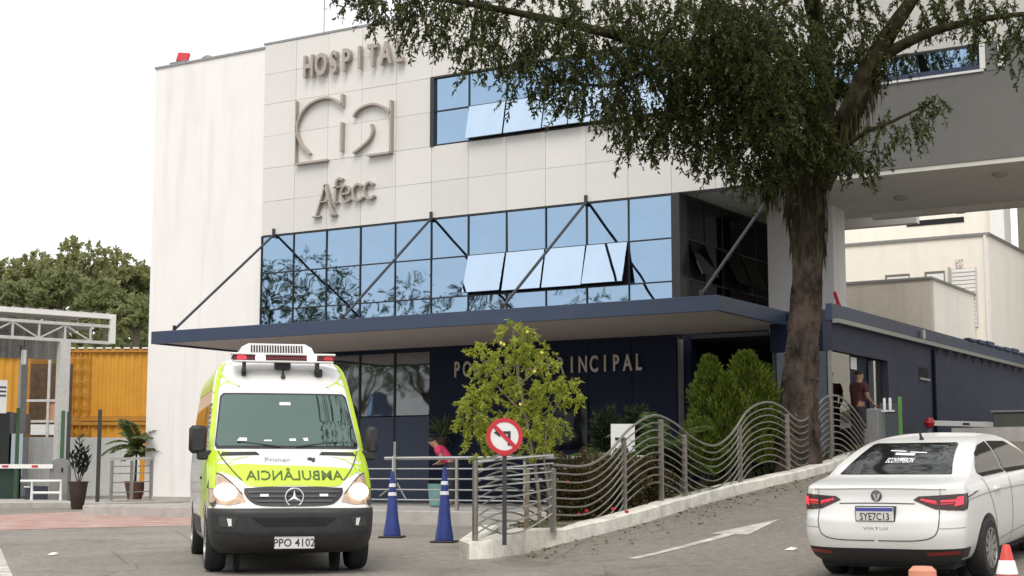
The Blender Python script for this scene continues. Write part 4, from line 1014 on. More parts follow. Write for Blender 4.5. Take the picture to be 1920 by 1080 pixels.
class Body:
    def __init__(s, v, f, root):
        s.v, s.f, s.root = v, f, root; s.bvh = BVHTree.FromPolygons([Vector(p) for p in v], f)
    def hit(s, u, v, ax):
        o, d = {'front': ((u, 9, v), (0, -1, 0)), 'rear': ((u, -9, v), (0, 1, 0)), 'right': ((9, u, v), (-1, 0, 0)), 'left': ((-9, u, v), (1, 0, 0)), 'top': ((u, v, 9), (0, 0, -1))}[ax]
        r = s.bvh.ray_cast(Vector(o), Vector(d)); 
        if r[0] is None:
            r = s.bvh.find_nearest(Vector((u, {'front': 2.5, 'rear': -2.5}.get(ax, 0), v)))
        n = r[1]
        if n.dot(Vector(d)) > 0: n = -n
        return r[0], n
    def proj(s, v2, f, ax, off, name, m, parent=None, th=0):
        """lay a flat 2-D mesh on the body; th gives it a rim back into the body"""
        bm = bmesh.new(); vs_ = []
        for a, b in v2:
            p, n = s.hit(a, b, ax); vs_.append(bm.verts.new(p+n*off))
        for q in f:
            try: bm.faces.new([vs_[i] for i in q])
            except ValueError: pass
        bm.verts.index_update(); v = [tuple(q.co) for q in bm.verts]; ff = [tuple(q.index for q in fc.verts) for fc in bm.faces]; bm.free()
        o = mesh(name, v, ff, m, parent or s.root, True)
        b2 = bmesh.new(); b2.from_mesh(o.data); bmesh.ops.recalc_face_normals(b2, faces=b2.faces); b2.normal_update()
        if b2.faces:
            fc = max(b2.faces, key=lambda q: q.calc_area()); _, n = s.hit(*[(fc.calc_center_median()+WO[o])[i] for i in {'front': (0, 2), 'rear': (0, 2), 'right': (1, 2), 'left': (1, 2), 'top': (0, 1)}[ax]], ax)
            if fc.normal.dot(n) < 0: bmesh.ops.reverse_faces(b2, faces=b2.faces)
        b2.to_mesh(o.data); b2.free()
        if th: 
            so = o.modifiers.new('rim', 'SOLIDIFY'); so.thickness = th; so.offset = -1
        return o
    def patch(s, poly, ax, off, name, m, parent=None, cut=.06, th=0):
        bm = bmesh.new(); fc = bm.faces.new([bm.verts.new((p[0], p[1], 0)) for p in poly])
        for a in (0, 1):
            lo = min(p[a] for p in poly); hi = max(p[a] for p in poly); x = lo+cut
            while x < hi-1e-4:
                c = [0, 0, 0]; c[a] = x; n = [0, 0, 0]; n[a] = 1
                bmesh.ops.bisect_plane(bm, geom=bm.verts[:]+bm.edges[:]+bm.faces[:], plane_co=c, plane_no=n); x += cut
        bmesh.ops.triangulate(bm, faces=[q for q in bm.faces if len(q.verts) > 4]); bm.verts.index_update()
        v2 = [(q.co.x, q.co.y) for q in bm.verts]; f = [tuple(q.index for q in fc.verts) for fc in bm.faces]; bm.free()
        return s.proj(v2, f, ax, off, name, m, parent, th)
    def ribbon(s, pts, w, ax, off, name, m, parent=None, k=6):
        P = [Vector((p[0], p[1])) for p in (S2(pts, k) if len(pts) > 2 else [tuple(Vector(pts[0]).lerp(Vector(pts[1]), i/12)) for i in range(13)])]; v2 = []
        for i, p in enumerate(P):
            t = P[min(i+1, len(P)-1)]-P[max(i-1, 0)]; t.normalize(); n = Vector((-t.y, t.x))*w/2; v2 += [tuple(p+n), tuple(p-n)]
        return s.proj(v2, [(2*i, 2*i+1, 2*i+3, 2*i+2) for i in range(len(P)-1)], ax, off, name, m, parent)
    def text(s, txt, cx, cz, h, ax, off, name, m, parent=None, sx=1.0, flip=1, bold=0.0, slant=0):
        v, f = text_mesh(txt, 1, 0, bold, 2)
        if len(v) == 0: return
        lo, hi = v.min(0), v.max(0); sc = h/.73
        v2 = [(cx+flip*((p[0]-(lo[0]+hi[0])/2)*sx+slant*p[1])*sc, cz+(p[1]-.36)*sc) for p in v]
        return s.proj(v2, f, ax, off, name, m, parent)
def boolean_arches(v, f, wheels, r, x_in):
    me = bpy.data.meshes.new('b'); me.from_pydata(v, [], f); me.update()
    bm = bmesh.new(); bm.from_mesh(me); bmesh.ops.recalc_face_normals(bm, faces=bm.faces); bm.to_mesh(me); bm.free()
    o = bpy.data.objects.new('b', me); col.objects.link(o); cut = []
    for (x, y, z) in wheels:
        sg = 1 if x > 0 else -1
        mb = MB().lathe([(r, x_in*sg), (r, 1.4*sg)], (0, y, z), 40, 'x'); c = mb.build('c', DARK); cut.append(c)
        md = o.modifiers.new('x', 'BOOLEAN'); md.operation = 'DIFFERENCE'; md.object = c; md.solver = 'EXACT'
    dg = bpy.context.evaluated_depsgraph_get(); m2 = bpy.data.meshes.new_from_object(o.evaluated_get(dg))
    vv = [p.co[:] for p in m2.vertices]; ff = [tuple(p.vertices) for p in m2.polygons]
    for c in cut: bpy.data.objects.remove(c)
    bpy.data.objects.remove(o); bpy.data.meshes.remove(m2); return vv, ff
def split(v, f, rules, root, default):
    """rules: list of (name, material, predicate on face centre); faces go to the first that fits"""
    v = np.array(v); buckets = {}
    for q in f:
        c = v[list(q)].mean(0); key = default
        for r_ in rules:
            if r_[2](c): key = r_; break
        buckets.setdefault(key[0], (key, []))[1].append(q)
    for key, fs in buckets.values():
        used = sorted({i for q in fs for i in q}); mp = {j: i for i, j in enumerate(used)}
        MB().add(v[used], [tuple(mp[i] for i in q) for q in fs]).build(key[0], key[1], root, True)
def wheel(root, x, y, r, w, spokes=5, hub=None, alloy=None):
    sg = 1 if x > 0 else -1; c = (x, y, r)
    t = MB().lathe([(r*.62, -w/2), (r*.9, -w/2), (r*.985, -w*.36), (r, -w*.2), (r, w*.2), (r*.985, w*.36), (r*.9, w/2), (r*.62, w/2), (r*.6, w*.3), (r*.6, -w*.3), (r*.62, -w/2)], c, 40, 'x', False).build('wheel', RUBBER, root, True)
    rm = MB().lathe([(r*.63, -w*.3), (r*.66, w*.5*sg), (r*.62, w*.51*sg), (r*.58, w*.2*sg), (r*.2, w*.12*sg), (r*.01, w*.12*sg)], c, 32, 'x').build('rim', alloy, t, True)
    for k in range(spokes):
        a = 2*math.pi*k/spokes; p0 = (x+sg*w*.36, y+r*.12*math.cos(a), r+r*.12*math.sin(a)); p1 = (x+sg*w*.42, y+r*.6*math.cos(a), r+r*.6*math.sin(a))
        MB().bar(p0, p1, r*.16, .03, up=(1, 0, 0)).build('spoke', STEEL, t)
    MB().lathe([(r*.15, sg*w*.3), (r*.14, sg*w*.44), (.01, sg*w*.45)], c, 16, 'x').build('hub_cap', STEEL_D, t, True)

CARW = mat('car_white', (.68, .67, .65), .28, var=.015, scale=2, coat=.6)
LIME = mat('lime_yellow', (.46, .62, .03), .4, var=.04, coat=.3)
WIND = glass_mat('windscreen_glass', (.145, .20, .175), .03)
SIDEG = mat('tinted_glass', (.012, .013, .014), .05, var=.05, spec=.6)
GAP = mat('panel_gap', (.06, .06, .06), .8)
LGAP = mat('soft_gap_and_shade_line', (.3, .3, .29), .7)  # grey for soft gaps and for painted crease shade
LENS_D = mat('lamp_smoke', (.05, .025, .025), .12, var=.1)
LENS_R = mat('lamp_red', (.45, .02, .03), .15, var=.1, emit=((1, .03, .05), .12))
LENS_RB = mat('lamp_red_lit', (.6, .03, .05), .15, var=.05, emit=((1, .05, .08), .55))
LENS_C = mat('headlamp_clear', (.5, .36, .27), .15, var=.25, scale=14, metal=.3)
LIT = mat('headlamp_lit', (.9, .8, .7), .3, emit=((1, .86, .66), 10))
LITW = mat('beacon_lit', (.9, .9, .9), .3, emit=((1, .9, .9), 4))
BUMP = mat('bumper_plastic', (.022, .022, .022), .55, var=.2, scale=10, bump=.05)
PLATE = mat('plate_face', (.6, .59, .57), .5, var=.05)
PBLUE = mat('plate_blue', (.06, .07, .3), .5)
ALLOY = mat('rim_grey', (.28, .28, .28), .4, .7, var=.1)
INK = mat('print_ink', (.03, .035, .03), .6)

# ---------------------------------------------------------------- ambulance
amb = empty('ambulance', (-13.514, 15.965, gz(-13.5, 16)), 'white and lime ambulance van with lit headlights and roof light bar', 'ambulance', rz=-2.34588, local=True)
AM = [(.24, -2.8, 2.45, .84, .1, .1, .4, .3), (.34, -2.88, 2.68, .93, .1, .1, .5, .36), (.50, -2.92, 2.75, .97, .1, .1, .55, .40), (.70, -2.92, 2.755, .982, .1, .1, .55, .42),
      (.765, -2.92, 2.72, .982, .1, .1, .55, .42), (.785, -2.92, 2.66, .97, .1, .1, .55, .42), (1.0, -2.92, 2.57, .985, .1, .1, .55, .46), (1.15, -2.92, 2.46, .985, .1, .1, .58, .48),
      (1.28, -2.92, 2.28, .98, .1, .1, .6, .45), (1.38, -2.92, 2.06, .972, .1, .1, .6, .36), (1.46, -2.92, 1.90, .965, .1, .1, .58, .28), (1.8, -2.92, 1.56, .94, .1, .1, .56, .24), (2.15, -2.91, 1.23, .895, .12, .1, .54, .22),
      (2.25, -2.90, 1.14, .88, .12, .1, .54, .22), (2.45, -2.88, .99, .845, .15, .1, .5, .24), (2.58, -2.84, .82, .78, .2, .15, .48, .26), (2.66, -2.78, .6, .68, .25, .2, .45, .25), (2.705, -2.6, .25, .5, .25, .2, .35, .2), (2.72, -2.3, -.1, .2, .1, .1, .1, .1)]
av, af_ = slab_body(AM, 5); AB = Body(av, af_, amb)
AWH = [(x, y, .35) for x in (.86, -.86) for y in (1.75, -1.9)]
v, f = boolean_arches(av, af_, AWH, .44, .6)
split(v, f, [('bumper', BUMP, lambda c: c[2] < .768 and c[1] > 2.1), ('sill_trim', BUMP, lambda c: c[2] < .34)], amb, ('body_shell', CARW))
for x, y, z in AWH:
    wheel(amb, x, y, .355, .24, 6, alloy=ALLOY)
    sg = 1 if x > 0 else -1
    MB().lathe([(.44, sg*.58), (.44, sg*.62), (.02, sg*.6)], (0, y, z), 24, 'x').build('arch_liner', INTERIOR, amb)
ws = [(-.84, 1.50), (-.86, 1.54), (-.78, 2.12), (-.74, 2.16), (.74, 2.16), (.78, 2.12), (.86, 1.54), (.84, 1.50)]
bl = AB.patch([(x*1.025, 1.83+(z-1.83)*1.08) for x, z in ws], 'front', .011, 'windscreen_seal', BLACK, cut=.03)
wsg = AB.patch(ws, 'front', .016, 'windscreen', WIND, cut=.03)
for x0, x1 in ((-.1, -.62), (.1, .62)): MB().tube([AB.hit(x0, 1.5, 'front')[0]+Vector((0, .03, 0)), AB.hit(x1, 1.56, 'front')[0]+Vector((0, .03, 0))], .012, 6).build('wiper', BLACK, amb, True)
# lime livery
for sg in (1, -1):
    AB.patch([(sg*.90, 1.0), (sg*.965, 1.0), (sg*.955, 1.5), (sg*.87, 2.2), (sg*.80, 2.56), (sg*.70, 2.62), (sg*.765, 2.5), (sg*.82, 2.2), (sg*.895, 1.52), (sg*.885, 1.2)], 'front', .009, 'lime_pillar_stripe', LIME, cut=.025)
    ax = 'right' if sg > 0 else 'left'
    AB.patch([(2.30, .78), (2.30, 1.2), (2.0, 1.42), (1.75, 1.46), (.9, 1.46), (.5, 1.1), (.5, .62), (1.25, .62), (1.3, .75), (1.5, .84), (2.1, .84)], ax, .004, 'lime_side_panel', LIME)
    AB.patch([(1.2, 2.2), (.7, 2.6), (-2.8, 2.6), (-2.8, 2.3), (.6, 2.25)], ax, .004, 'lime_roof_band', LIME, cut=.1)
    AB.patch([(1.62, 1.52), (1.18, 2.06), (.62, 2.06), (.62, 1.5)], ax, .008, 'side_window', SIDEG)
    AB.patch([(.4, 1.5), (.4, 2.06), (-2.5, 2.06), (-2.5, 1.5)], ax, .008, 'side_window', SIDEG, cut=.2)
    AB.patch([(.4, .4), (.4, .62), (-1.4, .62), (-1.4, .4)], ax, .012, 'side_rub_strip', BUMP, cut=.2)
    AB.ribbon([(.5, .5), (.5, 2.1)], .012, ax, .009, 'door_gap', GAP); AB.ribbon([(1.68, .9), (1.68, 1.46)], .012, ax, .009, 'door_gap', GAP)
    AB.patch([(.62, 1.1), (.8, 1.1), (.8, 1.14), (.62, 1.14)], ax, .02, 'door_handle', BLACK, th=.02)
    # mirror on its arm
    mr = MB().box(sg*.99, sg*(1.2 if sg > 0 else 1.13), 1.66, 1.80, 1.42, 1.76, .04).build('mirror', BLACK, amb, True)
    MB().box(sg*.92, sg*1.1, 1.68, 1.78, 1.34, 1.46, .02).build('mirror_arm', BLACK, mr)
    MB().box(sg*1.01, sg*1.11, 1.645, 1.655, 1.44, 1.74).build('mirror_glass', GLASS_D, mr)
    # headlamps
    hp = [(.97, .83), (.975, 1.0), (.945, 1.13), (.86, 1.17), (.74, 1.08), (.60, .93), (.56, .84), (.75, .80)]
    hl = AB.patch([(sg*x, z) for x, z in hp], 'front', .006, 'headlamp', LENS_C, cut=.04)
    AB.patch([(sg*(.785+.118*math.cos(a)), .955+.09*math.sin(a)) for a in np.linspace(0, 2*math.pi, 18)[:-1]], 'front', .02, 'lit_bulb', LIT, hl, cut=.05)
    AB.ribbon([(sg*x, z) for x, z in hp[:6]], .015, 'front', .008, 'lamp_edge', GAP, hl, 3)
    AB.patch([(sg*.83, 1.385), (sg*.80, 1.43), (sg*.40, 1.435), (sg*.36, 1.395)], 'front', .006, 'bonnet_vent', BLACK)
    AB.patch([(sg*.86, .56), (sg*.86, .68), (sg*.66, .67), (sg*.70, .55)], 'front', .006, 'fog_lamp', mat('fog_recess', (.05, .05, .05), .3), cut=.05)
    AB.patch([(sg*.755, .565), (sg*.775, .655), (sg*.725, .65), (sg*.72, .57)], 'front', .012, 'fog_glass', PAPER, cut=.03)
AB.patch(S2([(-.86, 1.22), (-.62, 1.10), (-.5, 1.02), (0, 1.03), (.5, 1.02), (.62, 1.10), (.86, 1.22)], 4)+S2([(.86, 1.24), (.6, 1.285), (.2, 1.27), (-.2, 1.26), (-.6, 1.24), (-.86, 1.20)], 4), 'front', .005, 'lime_bonnet_band', LIME, cut=.05)
gr = AB.patch(S2([(-.58, 1.0), (-.575, .93), (-.50, .84), (-.38, .795), (0, .785), (.38, .795), (.5, .84), (.575, .93), (.58, 1.0)], 3)+[(.3, 1.015), (-.3, 1.015)], 'front', .008, 'grille', BLACK, cut=.05)
for z, w in ((.955, .53), (.90, .5), (.845, .44)): AB.ribbon([(-w, z), (0, z), (w, z)], .022, 'front', .02, 'grille_slat', mat('grille_grey', (.06, .06, .062), .35) if z == .955 else bpy.data.materials['grille_grey'], gr)
for sg in (1, -1): AB.patch([(sg*.40, .895), (sg*.30, .895), (sg*.30, .925), (sg*.40, .925)], 'front', .03, 'strobe_lamp', LITW if 0 else REFL, gr)
for sg in (1, -1): AB.ribbon([(sg*.60, 1.09), (sg*.70, 1.2), (sg*.80, 1.34), (sg*.85, 1.44)], .012, 'front', .012, 'bonnet_gap', GAP)
for xa, xb, za, zb2 in ((-.07, .07, 2.02, 2.06), (.5, .62, 1.56, 1.60), (-.1, -.02, 1.56, 1.59), (.2, .3, 1.555, 1.575), (-.25, -.2, 1.56, 1.60)): AB.patch([(xa, za), (xb, za), (xb*.95, zb2), (xa, zb2)], 'front', .02, 'windscreen_sticker', PAPER, wsg, cut=.05)
# three pointed star in a ring
ec, en_ = AB.hit(0, .895, 'front'); ec = ec+Vector((0, .035, 0)); star = MB()
star.tube([ec+Vector((.105*math.cos(a), 0, .105*math.sin(a))) for a in np.linspace(0, 2*math.pi, 33)], .011, 8, cap=False)
for a in (90, 210, 330):
    d = Vector((math.cos(R(a)), 0, math.sin(R(a)))); sd_ = Vector((-d.z, 0, d.x))
    star.add([ec+d*.1, ec+sd_*.018, ec-sd_*.018, ec+Vector((0, .014, 0))], [(0, 1, 3), (0, 3, 2), (0, 2, 1)])
star.build('star_emblem', mat('chrome', (.75, .75, .75), .12, 1.0, var=.02), amb)
AB.text('AMBUL\u00c2NCIA', -.02, 1.15, .115, 'front', .012, 'mirrored_ambulance_lettering', mat('ink_green', (.07, .1, .02), .6), sx=1.16, flip=1, bold=.01)
AB.text('Primer', .16, 1.335, .055, 'front', .010, 'company_lettering', mat('ink_blue', (.28, .29, .36), .6), sx=1.5, flip=-1)
AB.patch([(-.30, 1.36), (-.27, 1.35), (-.24, 1.365), (-.20, 1.35), (-.21, 1.33), (-.25, 1.325), (-.26, 1.30), (-.29, 1.32)], 'front', .01, 'animal_mark', INK, cut=.04)
AB.patch([(-.50, .66), (.50, .66), (.36, .56), (-.36, .56)], 'front', .005, 'bumper_intake', INTERIOR)
AB.ribbon([(-.9, .5), (-.4, .47), (0, .46), (.4, .47), (.9, .5)], .02, 'front', .01, 'bumper_crease', BLACK)
pc = AB.hit(0, .385, 'front')[0]
pf = MB().box(-.235, .235, pc.y+.012, pc.y+.026, .30, .475, .006).build('number_plate', PLATE, amb)
def plate_text(txt, y, cx, cz, h, flip, m, parent, sx=.8):
    v, fa = text_mesh(txt, 1, 0, .012, 2); lo, hi = v.min(0), v.max(0); sc = h/.73
    o = MB().add([(cx+flip*(p[0]-(lo[0]+hi[0])/2)*sc*sx, y, cz+(p[1]-.365)*sc) for p in v], fa).build('plate_lettering', m, parent)
plate_text('PPO 4102', pc.y+.029, 0, .375, .095, -1, INK, pf, .92)
MB().box(-.15, .15, pc.y+.027, pc.y+.028, .452, .464).build('plate_town_strip', INK, pf)
# roof light bar
lb = empty('lb', (0, 0, 0)); bpy.data.objects.remove(lb)
zc, yc = 2.63, 1.0
bar = MB().box(-.66, .66, yc-.12, yc+.12, zc-.015, zc+.055, .02).build('roof_light_bar', mat('bar_smoke_red', (.10, .012, .02), .2, var=.2), amb)
MB().box(-.67, .67, yc-.13, yc+.13, zc+.055, zc+.085, .012).build('bar_cap', CARW, bar); MB().box(-.64, .64, yc-.1, yc+.135, zc-.035, zc-.013, .006).build('bar_tray', CARW, bar)
for x in (.30, -.36): MB().box(x-.06, x+.06, yc+.11, yc+.135, zc-.01, zc+.05, .01).build('lit_strobe', LITW, bar)
MB().box(.48, .60, yc+.11, yc+.13, zc-.005, zc+.045, .01).build('red_strobe', LENS_RB, bar); MB().box(-.63, -.52, yc+.11, yc+.13, zc-.005, zc+.045, .01).build('red_strobe', LENS_R, bar)
for x in (.50, -.44): MB().box(x-.02, x+.02, yc-.08, yc+.10, zc-.16, zc-.02).build('bar_bracket', BLACK, bar)
MB().box(-.1, .1, yc-.2, yc, 2.52, zc-.02).build('bar_stem', BLACK, bar)
for x, w in ((.50, .03), (-.46, .05)): 
    h_, _ = AB.hit(x, 2.45, 'front'); MB().box(x-w, x+w, h_.y-.02, h_.y+.06, 2.42, 2.52, .01).build('spot_lamp', BLACK, bar)
h_, _ = AB.hit(0, 2.40, 'front'); MB().tube([h_+Vector((0, -.02, .12)), h_+Vector((0, .02, .0))], [.006, .03], 8).build('antenna_foot', BLACK, amb, True)
# roof air unit
prof = [(-.53, 2.66), (.53, 2.66), (.52, 2.76), (.47, 2.87), (.38, 2.92), (-.38, 2.92), (-.47, 2.87), (-.52, 2.76)]
ac = MB().prism(prof, lambda a, b: (a, .18-(b-2.66)*.35, b), lambda a, b: (a*.98, -1.1, b)).build('roof_air_unit', CARW, amb)
for i in range(20):
    x = -.34+i*.68/19; MB().bar((x, .18-.09*.35+.004, 2.75), (x*.99, .18-.235*.35+.004, 2.895), .018, .012, up=(0, 1, 0)).build('vent_slot', INTERIOR, ac)

# ---------------------------------------------------------------- white sedan
CX, CY, CH = -4.95, 17.65, .033
def cw(x, y): return CX+x*math.cos(CH)+y*math.sin(CH), CY-x*math.sin(CH)+y*math.cos(CH)
hz_ = {(i, j): rz_(*cw(x, y)) for i, x in enumerate((-.75, .75)) for j, y in enumerate((-1.27, 1.38))}
zr_, zf_ = (hz_[0, 0]+hz_[1, 0])/2, (hz_[0, 1]+hz_[1, 1])/2; pit = math.atan((zf_-zr_)/2.65); rol = math.atan(((hz_[0, 0]+hz_[0, 1])-(hz_[1, 0]+hz_[1, 1]))/2/1.5)
carr = empty('white_sedan', (CX, CY, zr_+(zf_-zr_)*1.27/2.65-.005), 'white sedan with lit tail lamps seen from behind on the ramp', 'car', rz=-CH, local=True)
carr.rotation_euler = (pit, rol, -CH)
CS = [(.20, -2.0, 2.0, .70, .3, .15, .4, .3), (.28, -2.13, 2.12, .80, .42, .2, .5, .35), (.42, -2.215, 2.2, .855, .5, .26, .55, .4), (.55, -2.24, 2.235, .872, .52, .28, .55, .45), (.66, -2.235, 2.235, .876, .54, .30, .55, .45), (.74, -2.20, 2.2, .876, .54, .29, .55, .45),
      (.84, -2.165, 2.08, .872, .5, .25, .55, .45), (.93, -2.15, 1.85, .862, .48, .24, .55, .4), (.995, -2.15, 1.52, .846, .46, .24, .5, .3), (1.02, -2.12, 1.32, .832, .45, .26, .5, .25), (1.045, -1.98, 1.2, .81, .42, .24, .48, .22), (1.085, -1.64, 1.10, .775, .36, .14, .45, .2),
      (1.20, -1.37, .92, .733, .34, .14, .42, .2), (1.32, -1.05, .70, .665, .32, .16, .4, .2), (1.395, -.78, .52, .60, .3, .2, .38, .2), (1.435, -.52, .35, .52, .3, .22, .35, .2), (1.462, -.2, .12, .36, .25, .15, .2, .1), (1.472, -.08, .02, .1, .05, .02, .05, .02)]
tp = lambda y: 1-.035*max(0, (abs(y)-1.2)/1.05)**2
cv, cf = slab_body(CS, 5, tp); CB = Body(cv, cf, carr)
CWH = [(x, y, .315) for x in (.79, -.79) for y in (1.38, -1.27)]
v, f = boolean_arches(cv, cf, CWH, .365, .55)
split(v, f, [('lower_bumper', BUMP, lambda c: c[2] < .385 and c[1] < -1.85), ('front_lower_bumper', BUMP, lambda c: c[2] < .385 and c[1] > 1.85), ('sill_trim', BUMP, lambda c: c[2] < .27)], carr, ('body_shell', CARW))
for x, y, z in CWH:
    wheel(carr, x, y, .318, .205, 10, alloy=ALLOY); sg = 1 if x > 0 else -1
    MB().lathe([(.365, sg*.53), (.365, sg*.57), (.02, sg*.55)], (0, y, z), 24, 'x').build('arch_liner', INTERIOR, carr)
MB().box(-.7, .7, -1.95, 1.9, .17, .24).build('underbody', INTERIOR, carr)
rwp = [(-.61, 1.10), (.61, 1.10), (.60, 1.12), (.475, 1.375), (.44, 1.388), (-.44, 1.388), (-.475, 1.375), (-.60, 1.12)]
rw_ = CB.patch(rwp, 'rear', .010, 'rear_window', SIDEG, cut=.025)
# sticker on the rear window
WST = mat('sticker_white', (.75, .75, .75), .6, var=.2, scale=30)
CB.text('ECCHYPPERON', -.02, 1.225, .045, 'rear', .014, 'window_sticker', WST, rw_, sx=.7, flip=1, bold=.02, slant=.1)
for (xa, xb, z, w) in ((-.20, -.02, 1.315, .008), (.03, .22, 1.30, .008), (-.12, .1, 1.285, .02)): CB.ribbon([(xa, z), (xb, z-.008)], w, 'rear', .014, 'sticker_line', WST, rw_)
for sg, ax in ((1, 'right'), (-1, 'left')):
    sw1 = [(-1.16, 1.05), (-1.24, 1.10), (-1.20, 1.17), (-1.02, 1.285), (-.75, 1.355), (-.40, 1.38), (-.36, 1.045)]
    CB.patch(sw1, ax, .010, 'rear_side_window', SIDEG, cut=.025)
    sw2 = [(-.30, 1.035), (-.33, 1.38), (.25, 1.35), (.58, 1.24), (.98, 1.06), (.98, 1.02)]
    CB.patch(sw2, ax, .010, 'front_side_window', SIDEG, cut=.03)
    CB.ribbon([(-.33, .30), (-.33, 1.03)], .010, ax, .004, 'door_gap', GAP); CB.ribbon([(-1.25, 1.04), (-1.12, .85), (-.98, .62), (-.92, .42), (-.9, .28)], .010, ax, .004, 'door_gap', GAP)
    CB.ribbon([(-1.9, .86), (-1.2, .885), (0, .87), (1.3, .82)], .012, ax, .003, 'shoulder_crease_shade', LGAP)  # grey ribbon paints the shade of a shoulder crease
    CB.ribbon([(-.85, .36), (.3, .42), (1.0, .38)], .012, ax, .003, 'sill_crease_shade', LGAP)  # sill crease drawn as a painted line of shade
    CB.patch([(-.98, .885), (-.78, .885), (-.78, .925), (-.98, .925)], ax, .022, 'door_handle', CARW, th=.03)
    MB().box(sg*.88, sg*1.04, .86, .98, .98, 1.10, .03).build('door_mirror', CARW, carr, True)
    # tail lamps wrap the corner
    tl = [(.845, .765), (.86, .93), (.80, .935), (.44, .92), (.385, .885), (.40, .875), (.60, .79)]
    lamp = CB.patch([(sg*x, z) for x, z in tl], 'rear', .006, 'tail_lamp', LENS_D, cut=.04)
    sl_ = [(-2.1, .775), (-2.1, .93), (-1.86, .935), (-1.88, .84), (-1.93, .775)]
    CB.patch(sl_, ax, .006, 'tail_lamp_side', LENS_D, lamp, cut=.04)
    CB.ribbon([(sg*.46, .888), (sg*.61, .862)], .016, 'rear', .012, 'red_light_line', LENS_RB, lamp); CB.ribbon([(sg*.50, .868), (sg*.62, .84)], .014, 'rear', .012, 'red_light_line', LENS_R, lamp)
    CB.ribbon([(sg*.65, .868), (sg*.78, .872)], .018, 'rear', .012, 'red_light_line', LENS_RB, lamp); CB.ribbon([(sg*.65, .84), (sg*.76, .845)], .016, 'rear', .012, 'red_light_line', LENS_R, lamp)
    CB.patch([(sg*.765, .815), (sg*.835, .83), (sg*.835, .91), (sg*.79, .905)], 'rear', .012, 'brake_light', LENS_RB, lamp, cut=.03)
    CB.ribbon([(sg*.635, .785), (sg*.645, .93)], .010, 'rear', .013, 'lamp_split', GAP, lamp)
    CB.patch([(sg*.80, .335), (sg*.50, .325), (sg*.50, .36), (sg*.78, .372)], 'rear', .006, 'rear_reflector', mat('refl_dark_red', (.2, .02, .02), .3), cut=.05)
    CB.ribbon([(sg*.02, .475), (sg*.40, .48), (sg*.58, .52), (sg*.635, .62), (sg*.64, .78)], .010, 'rear', .004, 'boot_gap', GAP)
    CB.ribbon([(sg*.645, .93), (sg*.65, 1.0)], .008, 'rear', .004, 'boot_gap', LGAP)
    CB.ribbon([(sg*.64, .60), (sg*.85, .60)], .008, 'rear', .004, 'bumper_gap', LGAP)
CB.ribbon([(-.70, .985), (-.3, .995), (0, .998), (.3, .995), (.70, .985)], .012, 'rear', .003, 'boot_lip_shade_line', LGAP)  # soft grey line painted as shade along the boot lip
CB.ribbon([(-.40, .845), (0, .85), (.40, .845)], .010, 'rear', .004, 'boot_handle_gap', GAP)
pc = CB.hit(0, .74, 'rear')[0]
pf = MB().box(-.20, .20, pc.y-.05, pc.y-.034, .675, .815, .006).build('number_plate', PLATE, carr)
MB().box(-.196, .196, pc.y-.053, pc.y-.05, .776, .811).build('plate_blue_band', PBLUE, pf)
MB().box(-.21, .21, pc.y-.034, pc.y+.03, .668, .822).build('plate_holder', BLACK, pf)
plate_text('SYE7C13', pc.y-.053, 0, .724, .075, 1, INK, pf, .82)
ec = CB.hit(0, .925, 'rear')[0]+Vector((0, -.012, 0)); em_ = MB()
em_.tube([ec+Vector((.052*math.cos(a), 0, .052*math.sin(a))) for a in np.linspace(0, 2*math.pi, 29)], .006, 8, cap=False)
for pts in ([(-.022, .046), (0, .006), (.022, .046)], [(-.048, .018), (-.022, -.042), (0, .002), (.022, -.042), (.048, .018)]):
    em_.tube([ec+Vector((a, -.002, b)) for a, b in pts], .0065, 6)
em_.build('round_letter_emblem', mat('badge_dark', (.12, .12, .125), .3, .6), carr, True)
CB.text('VIRTUS', 0, .60, .028, 'rear', .004, 'model_lettering', mat('badge_grey', (.35, .35, .35), .3, .6), sx=2.2, flip=1)
a0_ = CB.hit(0, -.62, 'top')[0]; an_ = MB().tube([a0_, a0_+Vector((0, -.02, .03)), a0_+Vector((0, -.10, .17))], [.03, .016, .004], 8).build('roof_antenna', BLACK, carr, True)
